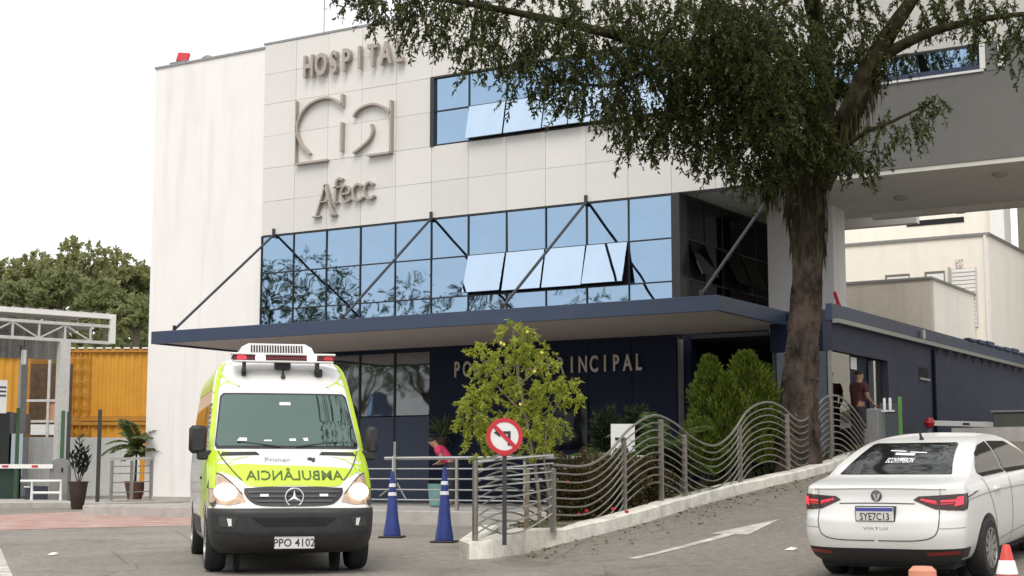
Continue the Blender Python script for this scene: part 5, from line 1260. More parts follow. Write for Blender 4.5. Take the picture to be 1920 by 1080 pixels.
# ================================================================== VEGETATION
rng = np.random.default_rng(11)
def unit(a): return a/np.maximum(np.linalg.norm(a, axis=-1, keepdims=True), 1e-9)
def leaves(anchor, direc, L, W, fold=.25):
    """rhombic folded leaves: anchor (n,3), direction (n,3), lengths, widths -> verts, quads"""
    n = len(anchor); d = unit(direc); r = unit(rng.normal(size=(n, 3))); s = unit(np.cross(d, r)); up = np.cross(s, d)
    L = L[:, None]; W = W[:, None]
    b = anchor; m = anchor+d*L*.45; t = anchor+d*L
    v = np.stack([b, m+s*W*.5+up*W*fold, t, m-s*W*.5+up*W*fold], 1).reshape(-1, 3)
    return v, np.arange(4*n).reshape(-1, 4)
def sprays(clumps, per, nleaf, twig, leafL, leafW, droop=.8, spread=.5, shell=.35):
    """clumps: (centre, (rx,ry,rz), weight). Returns leaf anchors/directions and twig lines"""
    A, Dr, T0, T1 = [], [], [], []
    for c, r, w in clumps:
        k = max(2, int(per*w)); u = unit(rng.normal(size=(k, 3))); rad = (shell+(1-shell)*rng.random((k, 1)))**.6
        p0 = np.array(c)+u*np.array(r)*rad
        out = unit(u*np.array([1, 1, .5])+rng.normal(size=(k, 3))*.5); tdir = unit(out*spread+np.array([0, 0, -droop]))
        tl = twig*(.5+rng.random((k, 1))); p1 = p0+tdir*tl; T0.append(p0); T1.append(p1)
        t = rng.random((k, nleaf, 1)); base = p0[:, None]+(p1-p0)[:, None]*t
        ld = unit(tdir[:, None]*.8+rng.normal(size=(k, nleaf, 3))*.75+np.array([0, 0, -.35*droop]))
        A.append(base.reshape(-1, 3)); Dr.append(ld.reshape(-1, 3))
    A = np.concatenate(A); Dr = np.concatenate(Dr); n = len(A)
    v, f = leaves(A, Dr, leafL*(.6+.7*rng.random(n)), leafW*(.6+.7*rng.random(n)))
    return v, f, np.concatenate(T0), np.concatenate(T1)
def twig_mesh(T0, T1, r):
    n = len(T0); d = unit(T1-T0); a = unit(np.cross(d, rng.normal(size=(n, 3)))); b = np.cross(d, a); V = []
    for k in range(3):
        an = 2*math.pi*k/3; V.append(T0+(a*math.cos(an)+b*math.sin(an))*r)
    for k in range(3):
        an = 2*math.pi*k/3; V.append(T1+(a*math.cos(an)+b*math.sin(an))*r*.4)
    v = np.stack(V, 1).reshape(-1, 3); i = np.arange(n)[:, None]*6
    f = np.concatenate([i+np.array([[0, 1, 4, 3]]), i+np.array([[1, 2, 5, 4]]), i+np.array([[2, 0, 3, 5]])], 0); return v, f
def limb(name, pts, radii, m, parent, k=5, wob=.0):
    P = smooth_pts(pts, k); rr = np.interp(np.linspace(0, len(pts)-1, len(P)), np.arange(len(pts)), radii)
    if wob: P = [p+Vector((random.uniform(-wob, wob), random.uniform(-wob, wob), 0)) for p in P]
    return MB().tube(P, list(rr), 12).build(name, m, parent, True)

# ---------------------------------------------------------------- the big street tree
LEAF_BIG = leaf_mat('street_tree_leaf', (.02, .03, .008), (.125, .145, .042), .42)
tb_ = atd(1497, 885, 29.2); tb_.z = 1.0
BT = empty('street_tree', (tb_.x, tb_.y, 1.0), 'large spreading street tree with hanging moss behind the wavy fence', 'tree')
TP = lambda px, py, D: atd(px, py, D)
trunk_pts = [TP(1497, 930, 29.2), TP(1497, 860, 29.2), TP(1498, 760, 29.2), TP(1505, 640, 29.2), TP(1513, 530, 29.1), TP(1517, 430, 29.1), TP(1513, 350, 29.1), TP(1508, 300, 29.1)]
P = smooth_pts(trunk_pts, 10); rr = np.interp(np.linspace(0, 7, len(P)), np.arange(8), [.52, .44, .36, .30, .285, .285, .33, .32]); n = 28; v = []
for i, p in enumerate(P):
    for k in range(n):
        a = 2*math.pi*k/n; b = 1+.06*math.sin(3*a+i*.21)+.05*math.sin(7*a-i*.35)+.035*math.sin(13*a+i*.9)+random.uniform(-.02, .02)
        v.append((p.x+rr[i]*b*math.cos(a), p.y+rr[i]*b*math.sin(a), p.z))
trk = MB().add(v, [(i*n+k, i*n+(k+1) % n, (i+1)*n+(k+1) % n, (i+1)*n+k) for i in range(len(P)-1) for k in range(n)]+[tuple((len(P)-1)*n+k for k in range(n))]).build('trunk', BARK, BT, True)
LIMBS = [([(1530, 350, 29.1), (1565, 275, 28.8), (1600, 200, 28.1), (1637, 115, 27.9), (1685, 35, 27.6), (1760, -70, 27.2)], [.30, .26, .23, .19, .14, .08]),
         ([(1500, 340, 29.1), (1470, 250, 28.2), (1435, 170, 27.8), (1400, 90, 27.4), (1340, 0, 27), (1250, -90, 26.5)], [.32, .27, .22, .18, .14, .08]),
         ([(1518, 320, 29.1), (1540, 230, 28.9), (1546, 140, 29.2), (1530, 40, 29.5), (1525, -80, 30)], [.28, .24, .2, .15, .08]),
         ([(1480, 270, 28.2), (1385, 175, 27.6), (1275, 105, 27.0), (1130, 60, 26.4), (960, 22, 26.0), (800, -5, 25.8), (690, -10, 25.6)], [.17, .14, .11, .085, .06, .04, .02]),
         ([(1275, 105, 27.0), (1200, 140, 26.8), (1130, 160, 26.6), (1050, 150, 26.4)], [.06, .045, .03, .015]),
         ([(1565, 290, 28.3), (1620, 250, 27.9), (1685, 222, 27.6), (1750, 190, 27.4)], [.06, .045, .03, .012]),
         ([(1640, 112, 27.9), (1740, 62, 27.3), (1850, 35, 26.8), (1990, 20, 26.4)], [.12, .09, .06, .03]),
         ([(1530, 40, 29.5), (1490, -110, 26.5), (1400, -220, 23.5), (1300, -320, 20.5)], [.15, .13, .1, .05])]
for pts, rad in LIMBS: limb('limb', [TP(*q) for q in pts], rad, LIMB, BT, 6, .012)
cl = []; thin = True
def C(px, py, rp, D, w=1.0, ry=None):
    if thin:
        py -= 30 if px < 900 else (16 if px < 1080 else 0)
        if (px, rp) in ((722, 26), (775, 24)): return
        w *= .58 if px < 1080 else (.72 if px < 1230 else (.55 if px > 1640 else 1.0))
    s = D/F; cl.append((tuple(TP(px, py, D)), (rp*s, rp*s*1.1, (ry or rp)*s), w))
for q in [(672, 8, 40, 25.6, .7), (735, 30, 55, 25.8, .9), (722, 72, 26, 25.7, .2), (800, 55, 58, 25.9, 1), (775, 100, 24, 25.8, .18), (865, 60, 58, 26, 1), (905, 110, 48, 26, .7), (960, 75, 65, 26.1, 1.1), (985, 145, 50, 26.2, .8), (1045, 105, 75, 26.3, 1.3), (1060, 175, 45, 26.3, .6), (1120, 140, 75, 26.5, 1.3), (1165, 205, 45, 26.6, .8), (1195, 255, 36, 26.8, .5),
          (1225, 150, 85, 27, 1.6), (1265, 225, 52, 27, 1.0), (1320, 200, 80, 27.2, 1.6), (1340, 280, 40, 27.2, .6), (1395, 290, 48, 27.6, .7), (1390, 160, 95, 27.4, 2.6), (1480, 130, 80, 27.6, 2.2), (1500, 250, 60, 28.0, 1.2), (1320, 120, 90, 26.9, 2.0), (1600, 130, 50, 28.6, .7), (1420, 110, 70, 26.0, 1.4), (1370, 50, 80, 25.8, 1.4), (1450, 200, 55, 26.4, 1.0), (1300, 40, 80, 25.6, 1.2), (1250, 60, 100, 26.6, 2.4), (1120, 50, 90, 26.2, 2.2), (1000, 20, 80, 26, 1.2), (880, 5, 65, 25.8, .9), (1440, 80, 100, 27.2, 2.8), (1465, 215, 75, 27.8, 1.7), (1430, 320, 40, 27.8, .6), (1520, 20, 110, 28.5, 1.8), (1600, 40, 70, 28.2, 1.0),
          (1545, 170, 45, 28.9, .6), (1575, 285, 32, 28.1, .4), (1610, 300, 24, 27.9, .25), (1650, 245, 40, 27.7, .45), (1700, 218, 36, 27.5, .4), (1748, 190, 22, 27.4, .25), (1675, 105, 30, 27.7, .25), (1720, 15, 50, 27.4, .9), (1800, 0, 55, 27, .9), (1865, 35, 46, 26.8, .6), (1910, 70, 48, 26.6, .7), (1960, 60, 60, 26.4, .7)]:
    C(*q)
for q in [(760, -60, 90, 26, 1), (920, -110, 120, 26.5, 1.2), (1100, -120, 140, 27, 1.4), (1300, -150, 150, 27.5, 1.6), (1500, -180, 160, 29, 1.6), (1700, -130, 150, 28, 1.4), (1880, -90, 120, 27, 1.1), (1400, -300, 200, 28.5, 1.6), (1600, -320, 180, 29, 1.4), (1150, -260, 160, 27, 1.3), (2050, -20, 110, 26.5, .9), (1650, -150, 170, 30.5, 1.8), (1850, -180, 170, 30, 1.8), (2020, -200, 160, 29, 1.6), (1450, -180, 160, 30.5, 1.6), (1900, -380, 200, 29.5, 1.5), (2150, -120, 150, 28, 1.4)]: C(*q)  # crown out of view; rear clumps added to shade the bridge face
for c, r_ in (((-9.5, 17.3, 11.2), 2.0), ((-8.3, 19.6, 11.5), 2.1), ((-10.2, 21.8, 12), 2.2), ((-7, 22.5, 12.5), 2.2)): cl.append((c, (r_, r_, r_*.6), 2.0))
v, f, T0, T1 = sprays(cl, 82, 24, .42, .105, .036, droop=.9, spread=.6)
big('crown', v, f, LEAF_BIG, BT, 4, kind='stuff')
tv, tf = twig_mesh(T0, T1, .008); big('twigs', tv, tf, TWIG, BT, 4, kind='stuff')
# connecting branchlets from limbs to clumps
lp_ = np.array([list(p) for pts, rad in LIMBS for p in smooth_pts([TP(*q) for q in pts], 6)])
mb = MB()
for c, r_, w in cl:
    j = np.argmin(((lp_-np.array(c))**2).sum(1)); a = Vector(lp_[j]); b = Vector(c)
    if (b-a).length < .25: continue
    m = (a+b)/2+Vector((random.uniform(-.2, .2), random.uniform(-.2, .2), .15)); mb.tube([a, m, b], [.035, .024, .008], 5, cap=False)
mb.build('branchlets', TWIG, BT, True, kind='stuff')
# hanging moss round the fork and along the right limb
MOSS = leaf_mat('moss', (.022, .02, .01), (.07, .065, .03), .2, .9)
k = 750; a = rng.random(k)*2*math.pi; zt_ = TP(1510, 300, 29.1).z; zb_ = TP(1510, 470, 29.1).z; zz_ = zb_+(zt_-zb_)*rng.random(k)**.7
ctr = np.stack([np.interp(zz_, [zb_, zt_], [TP(1517, 470, 29.1)[i], TP(1508, 300, 29.1)[i]]) for i in (0, 1)], 1)
rad = .27+.08*rng.random(k)+.14*rng.random(k)*(zz_-zb_)/(zt_-zb_); A = np.stack([ctr[:, 0]+rad*np.cos(a), ctr[:, 1]+rad*np.sin(a), zz_], 1)
k2 = 380; tt_ = rng.random(k2); q0 = np.array(TP(1560, 285, 28.2)); q1 = np.array(TP(1660, 90, 27.8)); A2 = q0+(q1-q0)*tt_[:, None]+rng.normal(size=(k2, 3))*np.array([.1, .1, .08])
k3 = 300; q0 = np.array(TP(1440, 340, 28.2)); q1 = np.array(TP(1475, 300, 28.2)); A3 = q0+(q1-q0)*rng.random((k3, 1))+rng.normal(size=(k3, 3))*np.array([.16, .12, .14])
A = np.concatenate([A, A2, A3]); D_ = np.array([0, 0, -1])+rng.normal(size=(len(A), 3))*.07
v, f = leaves(A, D_, .2+.6*rng.random(len(A))**2, .018+.02*rng.random(len(A)), .1); big('hanging_moss', v, f, MOSS, BT, 4, kind='stuff')
# bark plates on the lower trunk
PL = mat('bark_plate', (.04, .03, .024), .95, var=.4, scale=6, bump=.8, c2=(.075, .057, .046)); mb = MB()
for i in range(150):
    z_ = random.uniform(0, .52); idx = int(z_*(len(P)-1)); p = P[idx]; a_ = random.uniform(0, 2*math.pi); r_ = rr[idx]*1.02; w = random.uniform(.03, .07); h = random.uniform(.05, .16)
    t_ = Vector((-math.sin(a_), math.cos(a_), 0)); o_ = Vector((math.cos(a_), math.sin(a_), 0)); c0 = Vector((p.x, p.y, p.z))+o_*r_
    mb.add([c0-t_*w-o_*.03, c0+Vector((0, 0, h))-o_*.03, c0+t_*w-o_*.03, c0-Vector((0, 0, h))-o_*.03, c0+o_*.035], [(0, 4, 1), (1, 4, 2), (2, 4, 3), (3, 4, 0)])
mb.build('bark_plates', PL, BT, True, kind='stuff')

thin = False
# ---------------------------------------------------------------- young flowering tree in the planter
LEAF_Y = leaf_mat('young_tree_leaf', (.22, .27, .035), (.56, .6, .10), .55)
DT = 22.6; yb = atd(1012, 1000, DT); yb.z = .25
YT = empty('young_tree', (yb.x, yb.y, .25), 'young bright green tree with yellow flowers behind the no left turn sign', 'tree')
for pts, rad in (([(1012, 1010, DT), (1010, 930, DT), (1000, 860, DT), (985, 780, DT), (970, 700, DT), (962, 620, DT)], [.03, .028, .026, .022, .016, .006]), ([(1030, 1005, DT+.1), (1030, 930, DT+.1), (1020, 860, DT), (1030, 790, DT), (1055, 745, DT)], [.022, .02, .018, .014, .006]), ([(998, 850, DT), (940, 800, DT-.1), (890, 770, DT-.2)], [.018, .012, .006]), ([(985, 780, DT), (930, 720, DT), (900, 670, DT)], [.016, .011, .005]), ([(975, 720, DT), (1010, 690, DT), (1025, 660, DT)], [.014, .01, .005])): limb('stem', [TP(*q) for q in pts], rad, mat('young_bark', (.2, .17, .12), .9, var=.2) if 'young_bark' not in bpy.data.materials else bpy.data.materials['young_bark'], YT)
cl = []
for q in [(962, 622, 28, DT, .7), (985, 650, 32, DT, .9), (955, 670, 30, DT, .7), (905, 668, 25, DT, .7), (928, 705, 30, DT, .9), (1022, 680, 26, DT, .7), (985, 728, 40, DT, 1.2), (1032, 735, 28, DT, .8), (892, 748, 28, DT, .9), (920, 770, 44, DT, 1.3), (968, 790, 44, DT, 1.3), (1010, 790, 36, DT, .9), (886, 790, 26, DT, .8), (896, 828, 28, DT, .8), (1070, 735, 20, DT, .55), (1056, 714, 14, DT, .25), (1000, 835, 26, DT, .5), (1035, 800, 20, DT, .35), (1062, 800, 7, DT, .08)]: C(*q)
v, f, T0, T1 = sprays(cl, 36, 24, .15, .07, .021, droop=.6, spread=.8)
big('crown', v, f, LEAF_Y, YT, 4, kind='stuff'); tv, tf = twig_mesh(T0, T1, .004); big('twigs', tv, tf, mat('green_twig', (.12, .15, .04), .8), YT, 4, kind='stuff')
FLW = mat('yellow_flower', (.8, .66, .16), .6, var=.15)
for px, py in ((938, 643), (944, 646), (988, 622), (1017, 661), (1005, 696), (975, 758)):
    p = TP(px+random.uniform(-3, 3), py, DT-.42); mb = MB()
    for k in range(6):
        a_ = k*math.pi/3; d = Vector((RX*math.cos(a_), RY*math.cos(a_), math.sin(a_))); s_ = Vector((-FX, -FY, 0))*.02; t_ = Vector((RX*math.cos(a_+.5), RY*math.cos(a_+.5), math.sin(a_+.5))); u_ = Vector((RX*math.cos(a_-.5), RY*math.cos(a_-.5), math.sin(a_-.5)))
        mb.add([p, p+t_*.017+s_, p+d*.03, p+u_*.017+s_], [(0, 1, 2, 3)])
    mb.build('flower', FLW, YT)
# wooden stake beside it
sk = atd(986, 1005, 22.3); o = MB().bar((sk.x, sk.y, .15), (sk.x+.03, sk.y, 1.25), .09, .07, up=rt_c).build('wooden_stake', mat('weathered_wood', (.2, .16, .11), .9, var=.3)); tag(o, 'weathered wooden stake supporting the young tree', 'stake')

# ---------------------------------------------------------------- conifers, palm, shrubs, hedge
LEAF_C = leaf_mat('conifer_leaf', (.035, .06, .008), (.17, .22, .03), .35)
def conifer(px, top, bot, w, D, label):
    D += 1.3
    b = atd(px, bot, D); t = atd(px, top, D); H_ = t.z-b.z; Wm = w*D/F/2
    gzb = b.z; e = empty('conifer_shrub', (b.x, b.y, gzb), label, 'conifer', 'flame shaped conifers behind the fence')
    limb('trunk', [b-Vector((0, 0, .3)), b+Vector((0, 0, H_*.5)), b+Vector((0, 0, H_*.9))], [.06, .04, .01], TWIG, e)
    n = 5200; h = rng.random(n)**.85; prof = np.interp(h, [0, .12, .35, .6, .85, 1], [.75, .95, 1, .9, .62, .12]); a = rng.random(n)*2*math.pi
    lob = 1+.3*np.sin(a*3+h*7+px)+.22*np.sin(a*5-h*11+px*.3)+.2*np.sin(h*19+a*2); rad = Wm*prof*lob*(.55+.5*rng.random(n)**.5)
    A = np.stack([b.x+rad*np.cos(a), b.y+rad*np.sin(a), gzb+h*H_], 1); d = np.stack([np.cos(a)*.55, np.sin(a)*.55, np.full(n, .9)], 1)+rng.normal(size=(n, 3))*.28
    v, f = leaves(A, d, .07+.08*rng.random(n), .02+.018*rng.random(n)); big('foliage', v, f, LEAF_C, e, 4, kind='stuff')
conifer(1332, 672, 872, 60, 27.0, 'slim flame shaped green conifer nearest the navy portal wall')
conifer(1404, 664, 870, 92, 27.4, 'broad tall green conifer next to the big tree trunk')
conifer(1366, 705, 880, 56, 26.6, 'middle smaller green conifer between two taller ones')
conifer(1438, 690, 872, 40, 28.0, 'narrow green conifer partly behind the big tree trunk')
conifer(1318, 790, 890, 54, 26.2, 'low rounded conifer at the foot of the slim one')
LEAF_P = leaf_mat('palm_leaf', (.03, .06, .015), (.10, .15, .035), .3); LEAF_L = leaf_mat('palm_leaf_pale', (.07, .10, .03), (.2, .25, .1), .35)
def palm(base, h, nf, fl, label, m, name='palm_plant', stem=.04, cat='palm', group=None, par=None, W=.03):
    e = empty(name, base, label, cat, group); base = Vector(base)
    limb('stem', [base-Vector((0, 0, .1)), base+Vector((.02, 0, h*.5)), base+Vector((0, .02, h))], [stem, stem*.8, stem*.6], TWIG, e)
    Av, Dv, Lv = [], [], []; mb = MB()
    for i in range(nf):
        a = 2*math.pi*i/nf+random.uniform(-.3, .3); el = random.uniform(.3, 1.25); L = fl*random.uniform(.75, 1.1); p = base+Vector((0, 0, h)); pts = []
        d = Vector((math.cos(a)*math.cos(el), math.sin(a)*math.cos(el), math.sin(el)))
        for k in range(9): pts.append(p.copy()); p = p+d*L/8; d = (d+Vector((0, 0, -.17))).normalized()
        mb.tube(pts, [.008*(1-k/10) for k in range(9)], 4, cap=False)
        for k in range(1, 9):
            for q in range(4):
                t = (k-1+q/4); i0 = int(t); bp_ = pts[i0].lerp(pts[min(i0+1, 8)], t-i0); ax_ = (pts[min(i0+1, 8)]-pts[i0]).normalized(); s = ax_.cross(Vector((0, 0, 1)))
                s = s.normalized() if s.length > .05 else Vector((1, 0, 0))
                for sg in (1, -1): Av.append(bp_); Dv.append(ax_*.6+s*sg*.8+Vector((0, 0, -.25))); Lv.append(L*.32*math.sin(math.pi*(t+1.2)/10.5))
    mb.build('frond_stalks', LEAF_P, e, True, kind='stuff')
    v, f = leaves(np.array([list(q) for q in Av]), np.array([list(q) for q in Dv]), np.array(Lv), np.full(len(Lv), W), .15); big('fronds', v, f, m, e, 4, kind='stuff'); return e
b = atd(1150, 890, 26.4); palm((b.x, b.y, .45), .8, 11, .85, 'low dark palm beside the information totem', LEAF_P)
b = atd(1240, 905, 25.6); palm((b.x, b.y, .55), .85, 15, 1.05, 'small dark palm behind the crest of the wavy fence', LEAF_P)
def shrub(px, py, wpx, hpx, D, label, m, n, L, W, name='shrub', cat='shrub', up=.3, stems=6, zb=None, wz=1.0):
    c = atd(px, py, D); rx = wpx/2*D/F; rz = hpx/2*D/F; zb = c.z-rz if zb is None else zb
    e = empty(name, (c.x, c.y, zb), label, cat)
    for i in range(stems):
        a = 2*math.pi*i/stems; limb('stem', [Vector((c.x+.05*math.cos(a), c.y+.05*math.sin(a), zb-.1)), Vector((c.x+rx*.35*math.cos(a), c.y+rx*.35*math.sin(a), c.z)), Vector((c.x+rx*.6*math.cos(a), c.y+rx*.6*math.sin(a), c.z+rz*.6))], [.02, .014, .005], TWIG, e, 3)
    u = unit(rng.normal(size=(n, 3))); rad = (rng.random((n, 1)))**.4; lob = 1+.2*np.sin(u[:, :1]*7+u[:, 1:2]*5)+.15*np.sin(u[:, 2:]*9)
    A = np.array(c)+u*np.array([rx, rx*.9, rz])*rad*lob; A[:, 2] = np.maximum(A[:, 2], zb); d = u+np.array([0, 0, up])+rng.normal(size=(n, 3))*.6
    v, f = leaves(A, d, L*(.6+.7*rng.random(n)), W*(.6+.7*rng.random(n))); big('foliage', v, f, m, e, 4, kind='stuff'); return e
LEAF_D = leaf_mat('dark_shrub_leaf', (.01, .018, .008), (.035, .055, .02), .2)
LEAF_H = leaf_mat('hedge_leaf', (.035, .03, .012), (.13, .10, .035), .3)
shrub(1137, 815, 56, 80, 27.0, 'dark green rounded shrub left of the information totem', LEAF_D, 1300, .16, .03)
shrub(1198, 805, 60, 66, 27.4, 'dark green shrub behind the information totem', LEAF_D, 1200, .16, .03)
h1 = shrub(1085, 925, 110, 130, 23.6, 'brownish hedge shrub with a few red flowers by the fence post', LEAF_H, 5200, .07, .035, up=.6)
h2 = shrub(1150, 915, 110, 115, 24.2, 'brownish hedge shrub in the dip of the wavy fence', LEAF_H, 5200, .07, .035, up=.6)
h3 = shrub(1210, 905, 90, 95, 24.9, 'low brownish hedge shrub below the fence crest', LEAF_H, 3600, .07, .035, up=.6)
for px, py in ((1085, 965), (1100, 958), (1130, 975), (1065, 905), (1150, 955), (1175, 960), (1078, 985)):
    p = atd(px, py, 23.6-.75); MB().lathe([(.004, -.02), (.03, -.01), (.035, .01), (.005, .03)], p, 8).build('red_flower', RED, h1, True)
shrub(1262, 870, 60, 60, 25.5, 'small dark shrub between palm and conifers', LEAF_D, 1400, .1, .04)
# planter grass tufts
k = 2600; A = []
for _ in range(k):
    i = random.randint(5, len(kerb_line)-2); p = kerb_line[i].lerp(kerb_line[i+1], random.random()) if i+1 < len(kerb_line) else kerb_line[i]
    q = p+Vector((-.35-random.random()*1.3, .3+random.random()*.5, 0)); A.append((max(q.x, -12.1), q.y, ktop(p)-.1-.04*random.random()))
A = np.array(A); v, f = leaves(A, np.array([0, 0, 1.])+rng.normal(size=(k, 3))*.5, .06+.08*rng.random(k), .008+.006*rng.random(k))
g = big('planter_grass', v, f, leaf_mat('grass_blade', (.06, .06, .015), (.16, .16, .05), .3), None, 4, kind='stuff'); tag(g, 'sparse dry grass over the planter bed', 'grass')
# fallen leaves and litter along the kerb
k = 420; A = []
for _ in range(k):
    s_ = random.uniform(-1.5, KEND); t_ = abs(random.gauss(0, .5))+.05; q = Vector((P3.x, P3.y, 0))+RD*s_+RT*t_; A.append((q.x, q.y, rz_(q.x, q.y)+.012))
A = np.array(A); d = rng.normal(size=(k, 3)); d[:, 2] = .05; v, f = leaves(A, d, .04+.05*rng.random(k), .02+.015*rng.random(k), .1)
g = big('fallen_leaves', v, f, leaf_mat('dry_leaf', (.08, .05, .02), (.2, .14, .06), .2), None, 4, kind='stuff'); tag(g, 'dry fallen leaves scattered along the ramp kerb', 'leaves')
for px, py, lab in ((1482, 1032, 'crumpled white paper scrap on the ramp behind the arrow'), (98, 1041, 'white paper scrap on the road near the left edge line')):
    p = onramp(px, py); mb = MB()
    mb.add([(p.x-.07, p.y-.03, p.z+.006), (p.x+.06, p.y-.05, p.z+.008), (p.x+.08, p.y+.05, p.z+.03), (p.x-.04, p.y+.06, p.z+.012), (p.x+.01, p.y, p.z+.045)], [(0, 1, 4), (1, 2, 4), (2, 3, 4), (3, 0, 4)]); o = mb.build('paper_scrap', PAPER); tag(o, lab, 'litter')
# ---------------------------------------------------------------- potted plants
def pot(p, r0, r1, h, label, m, z0):
    e = empty('flower_pot', (p.x, p.y, z0), label, 'pot')
    o = MB().lathe([(r0*.9, z0), (r0, z0+.02), (r1, z0+h-.04), (r1*1.06, z0+h-.035), (r1*1.06, z0+h), (r1*.9, z0+h), (r1*.88, z0+h-.05)], (p.x, p.y, 0), 24).build('pot_wall', m, e, True)
    MB().lathe([(r1*.88, z0+h-.07), (.01, z0+h-.06)], (p.x, p.y, 0), 16).build('soil', SOIL, e); return e
p = zq(145, 955); z0 = gz(p.x, p.y); pot(p, .155, .25, .72, 'tall tapered dark brown pot at the kerb edge', POT, z0)
e = empty('rubber_plant', (p.x, p.y, z0+.68), 'upright dark leaved plant in the tall brown pot', 'plant'); LEAF_R = leaf_mat('rubber_leaf', (.006, .01, .008), (.03, .045, .025), .1, .35)
A, Dv = [], []
for j, (dx, h) in enumerate(((-.12, .75), (.0, 1.15), (.1, .85), (.16, .6))):
    tp_ = Vector((p.x+RX*dx*1.6, p.y+RY*dx*1.6, z0+.68+h)); limb('stem', [Vector((p.x, p.y, z0+.6)), Vector((p.x+RX*dx, p.y+RY*dx, z0+.68+h*.5)), tp_], [.014, .011, .006], TWIG, e, 3)
    for i in range(20):
        t = .3+.7*i/19; q = Vector((p.x+RX*dx*1.5*t, p.y+RY*dx*1.5*t, z0+.68+h*t)); a_ = i*2.4; A.append(list(q)); Dv.append([math.cos(a_)*.75, math.sin(a_)*.75, .75])
v, f = leaves(np.array(A), np.array(Dv), np.full(len(A), .22), np.full(len(A), .085)); big('foliage', v, f, LEAF_R, e, 4, kind='stuff')
p2 = zq(252, 944); z2 = gz(p2.x, p2.y)+.09; pot(p2, .2, .3, .55, 'short terracotta brown pot behind the steel railing', mat('terracotta_brown', (.12, .055, .04), .7), z2)
palm((p2.x, p2.y, z2+.5), 1.05, 17, 1.05, 'feathery light green palm in the terracotta pot', LEAF_L, W=.05)
palm((p2.x+RX*.3, p2.y+RY*.3, z2+.5), .8, 13, .85, 'smaller pale palm leaning out of the terracotta pot', LEAF_L, W=.05)
# hanging basket plant by the entrance
hp_ = aty(827, 805, 31.9); hk = empty('wall_planter', (hp_.x, 32.1, hp_.z-.35), 'pale trailing grass plant in a pot on the portal wall', 'plant')
MB().lathe([(.12, hp_.z-.5), (.2, hp_.z-.2), (.19, hp_.z-.2)], (hp_.x, 31.95, 0), 16).build('pot_wall', POT, hk, True)
n = 160; a = rng.random(n)*2*math.pi; A = np.tile(np.array([hp_.x, 31.95, hp_.z-.1]), (n, 1))+rng.normal(size=(n, 3))*.06; v, f = leaves(A, np.stack([np.cos(a)*.5, np.sin(a)*.5, .5+0*a], 1)+rng.normal(size=(n, 3))*.3, .25+.3*rng.random(n), .03+0*a); big('foliage', v, f, LEAF_L, hk, 4, kind='stuff')

# ---------------------------------------------------------------- wooded hill (left)
HC = mat('hill_soil', (.05, .06, .025), .95, var=.3, scale=.05)
v = []; f = []; n = 26
for i in range(14):
    for j in range(n):
        D = 78+i*14; X = -75+j*5.5; q = Vector((FX*D+RX*X, FY*D+RY*X)); h = 1+10.5*(1-math.exp(-i*.22))+1.6*math.sin(j*.7)*.4+.9*math.sin(i*.8+j*.3); h *= min(1, max(0, (40-X)/40)); v.append((q.x, q.y, h if i else -1))
f = [(i*n+j, i*n+j+1, (i+1)*n+j+1, (i+1)*n+j) for i in range(13) for j in range(n-1)]
o = MB().add(v, f).build('hill_terrain', HC, None, True); o['kind'] = 'structure'
LEAF_F1 = leaf_mat('hill_leaf_a', (.2, .215, .09), (.37, .37, .17), .55); LEAF_F2 = leaf_mat('hill_leaf_b', (.17, .2, .085), (.33, .35, .16), .55)  # leaf colours paled to stand in for distance haze
FARB = mat('far_bark', (.12, .1, .075), .9, var=.2)
def far_tree(px, ptop, pbase, wpx, D, label, m, flat=.34, per=15):
    b = atd(px, pbase, D); t = atd(px, ptop, D); H_ = t.z-b.z; Wd = wpx*D/F; e = empty('hill_tree', (b.x, b.y, b.z), label, 'tree', 'trees on the wooded hill')
    fork = b+Vector((random.uniform(-.3, .3), 0, H_*.42)); limb('trunk', [b-Vector((0, 0, 1.5)), b+Vector((.15, 0, H_*.2)), fork], [.3, .24, .2], FARB, e, 3)
    cl_ = []
    for k in range(6):
        a = 2*math.pi*k/6+random.random()*.6; rr_ = Wd*.36*random.uniform(.45, 1.05); tip = Vector((t.x+RX*rr_*math.cos(a)-FX*rr_*.6*math.sin(a), t.y+RY*rr_*math.cos(a)-FY*rr_*.6*math.sin(a), t.z-H_*(.10+.16*random.random()+.14*(rr_/(Wd*.36))**2)))
        limb('branch', [fork, fork.lerp(tip, .5)+Vector((0, 0, .25)), tip], [.13, .09, .035], FARB, e, 3)
        cl_.append((tuple(tip), (Wd*.23, Wd*.23, Wd*.23*flat), 1.0))
    cl_.append(((t.x, t.y, t.z-H_*.10), (Wd*.26, Wd*.26, Wd*.2*flat), 1.2))
    for k in range(3): cl_.append(((t.x+random.uniform(-1, 1)*Wd*.4, t.y+random.uniform(-1, 1)*Wd*.2, t.z-H_*random.uniform(.2, .45)), (Wd*.16, Wd*.16, Wd*.12*flat), .5))
    v, f, T0, T1 = sprays(cl_, per, 16, .55, .36, .2, droop=.2, spread=1.0); big('crown', v, f, m, e, 4, kind='stuff')
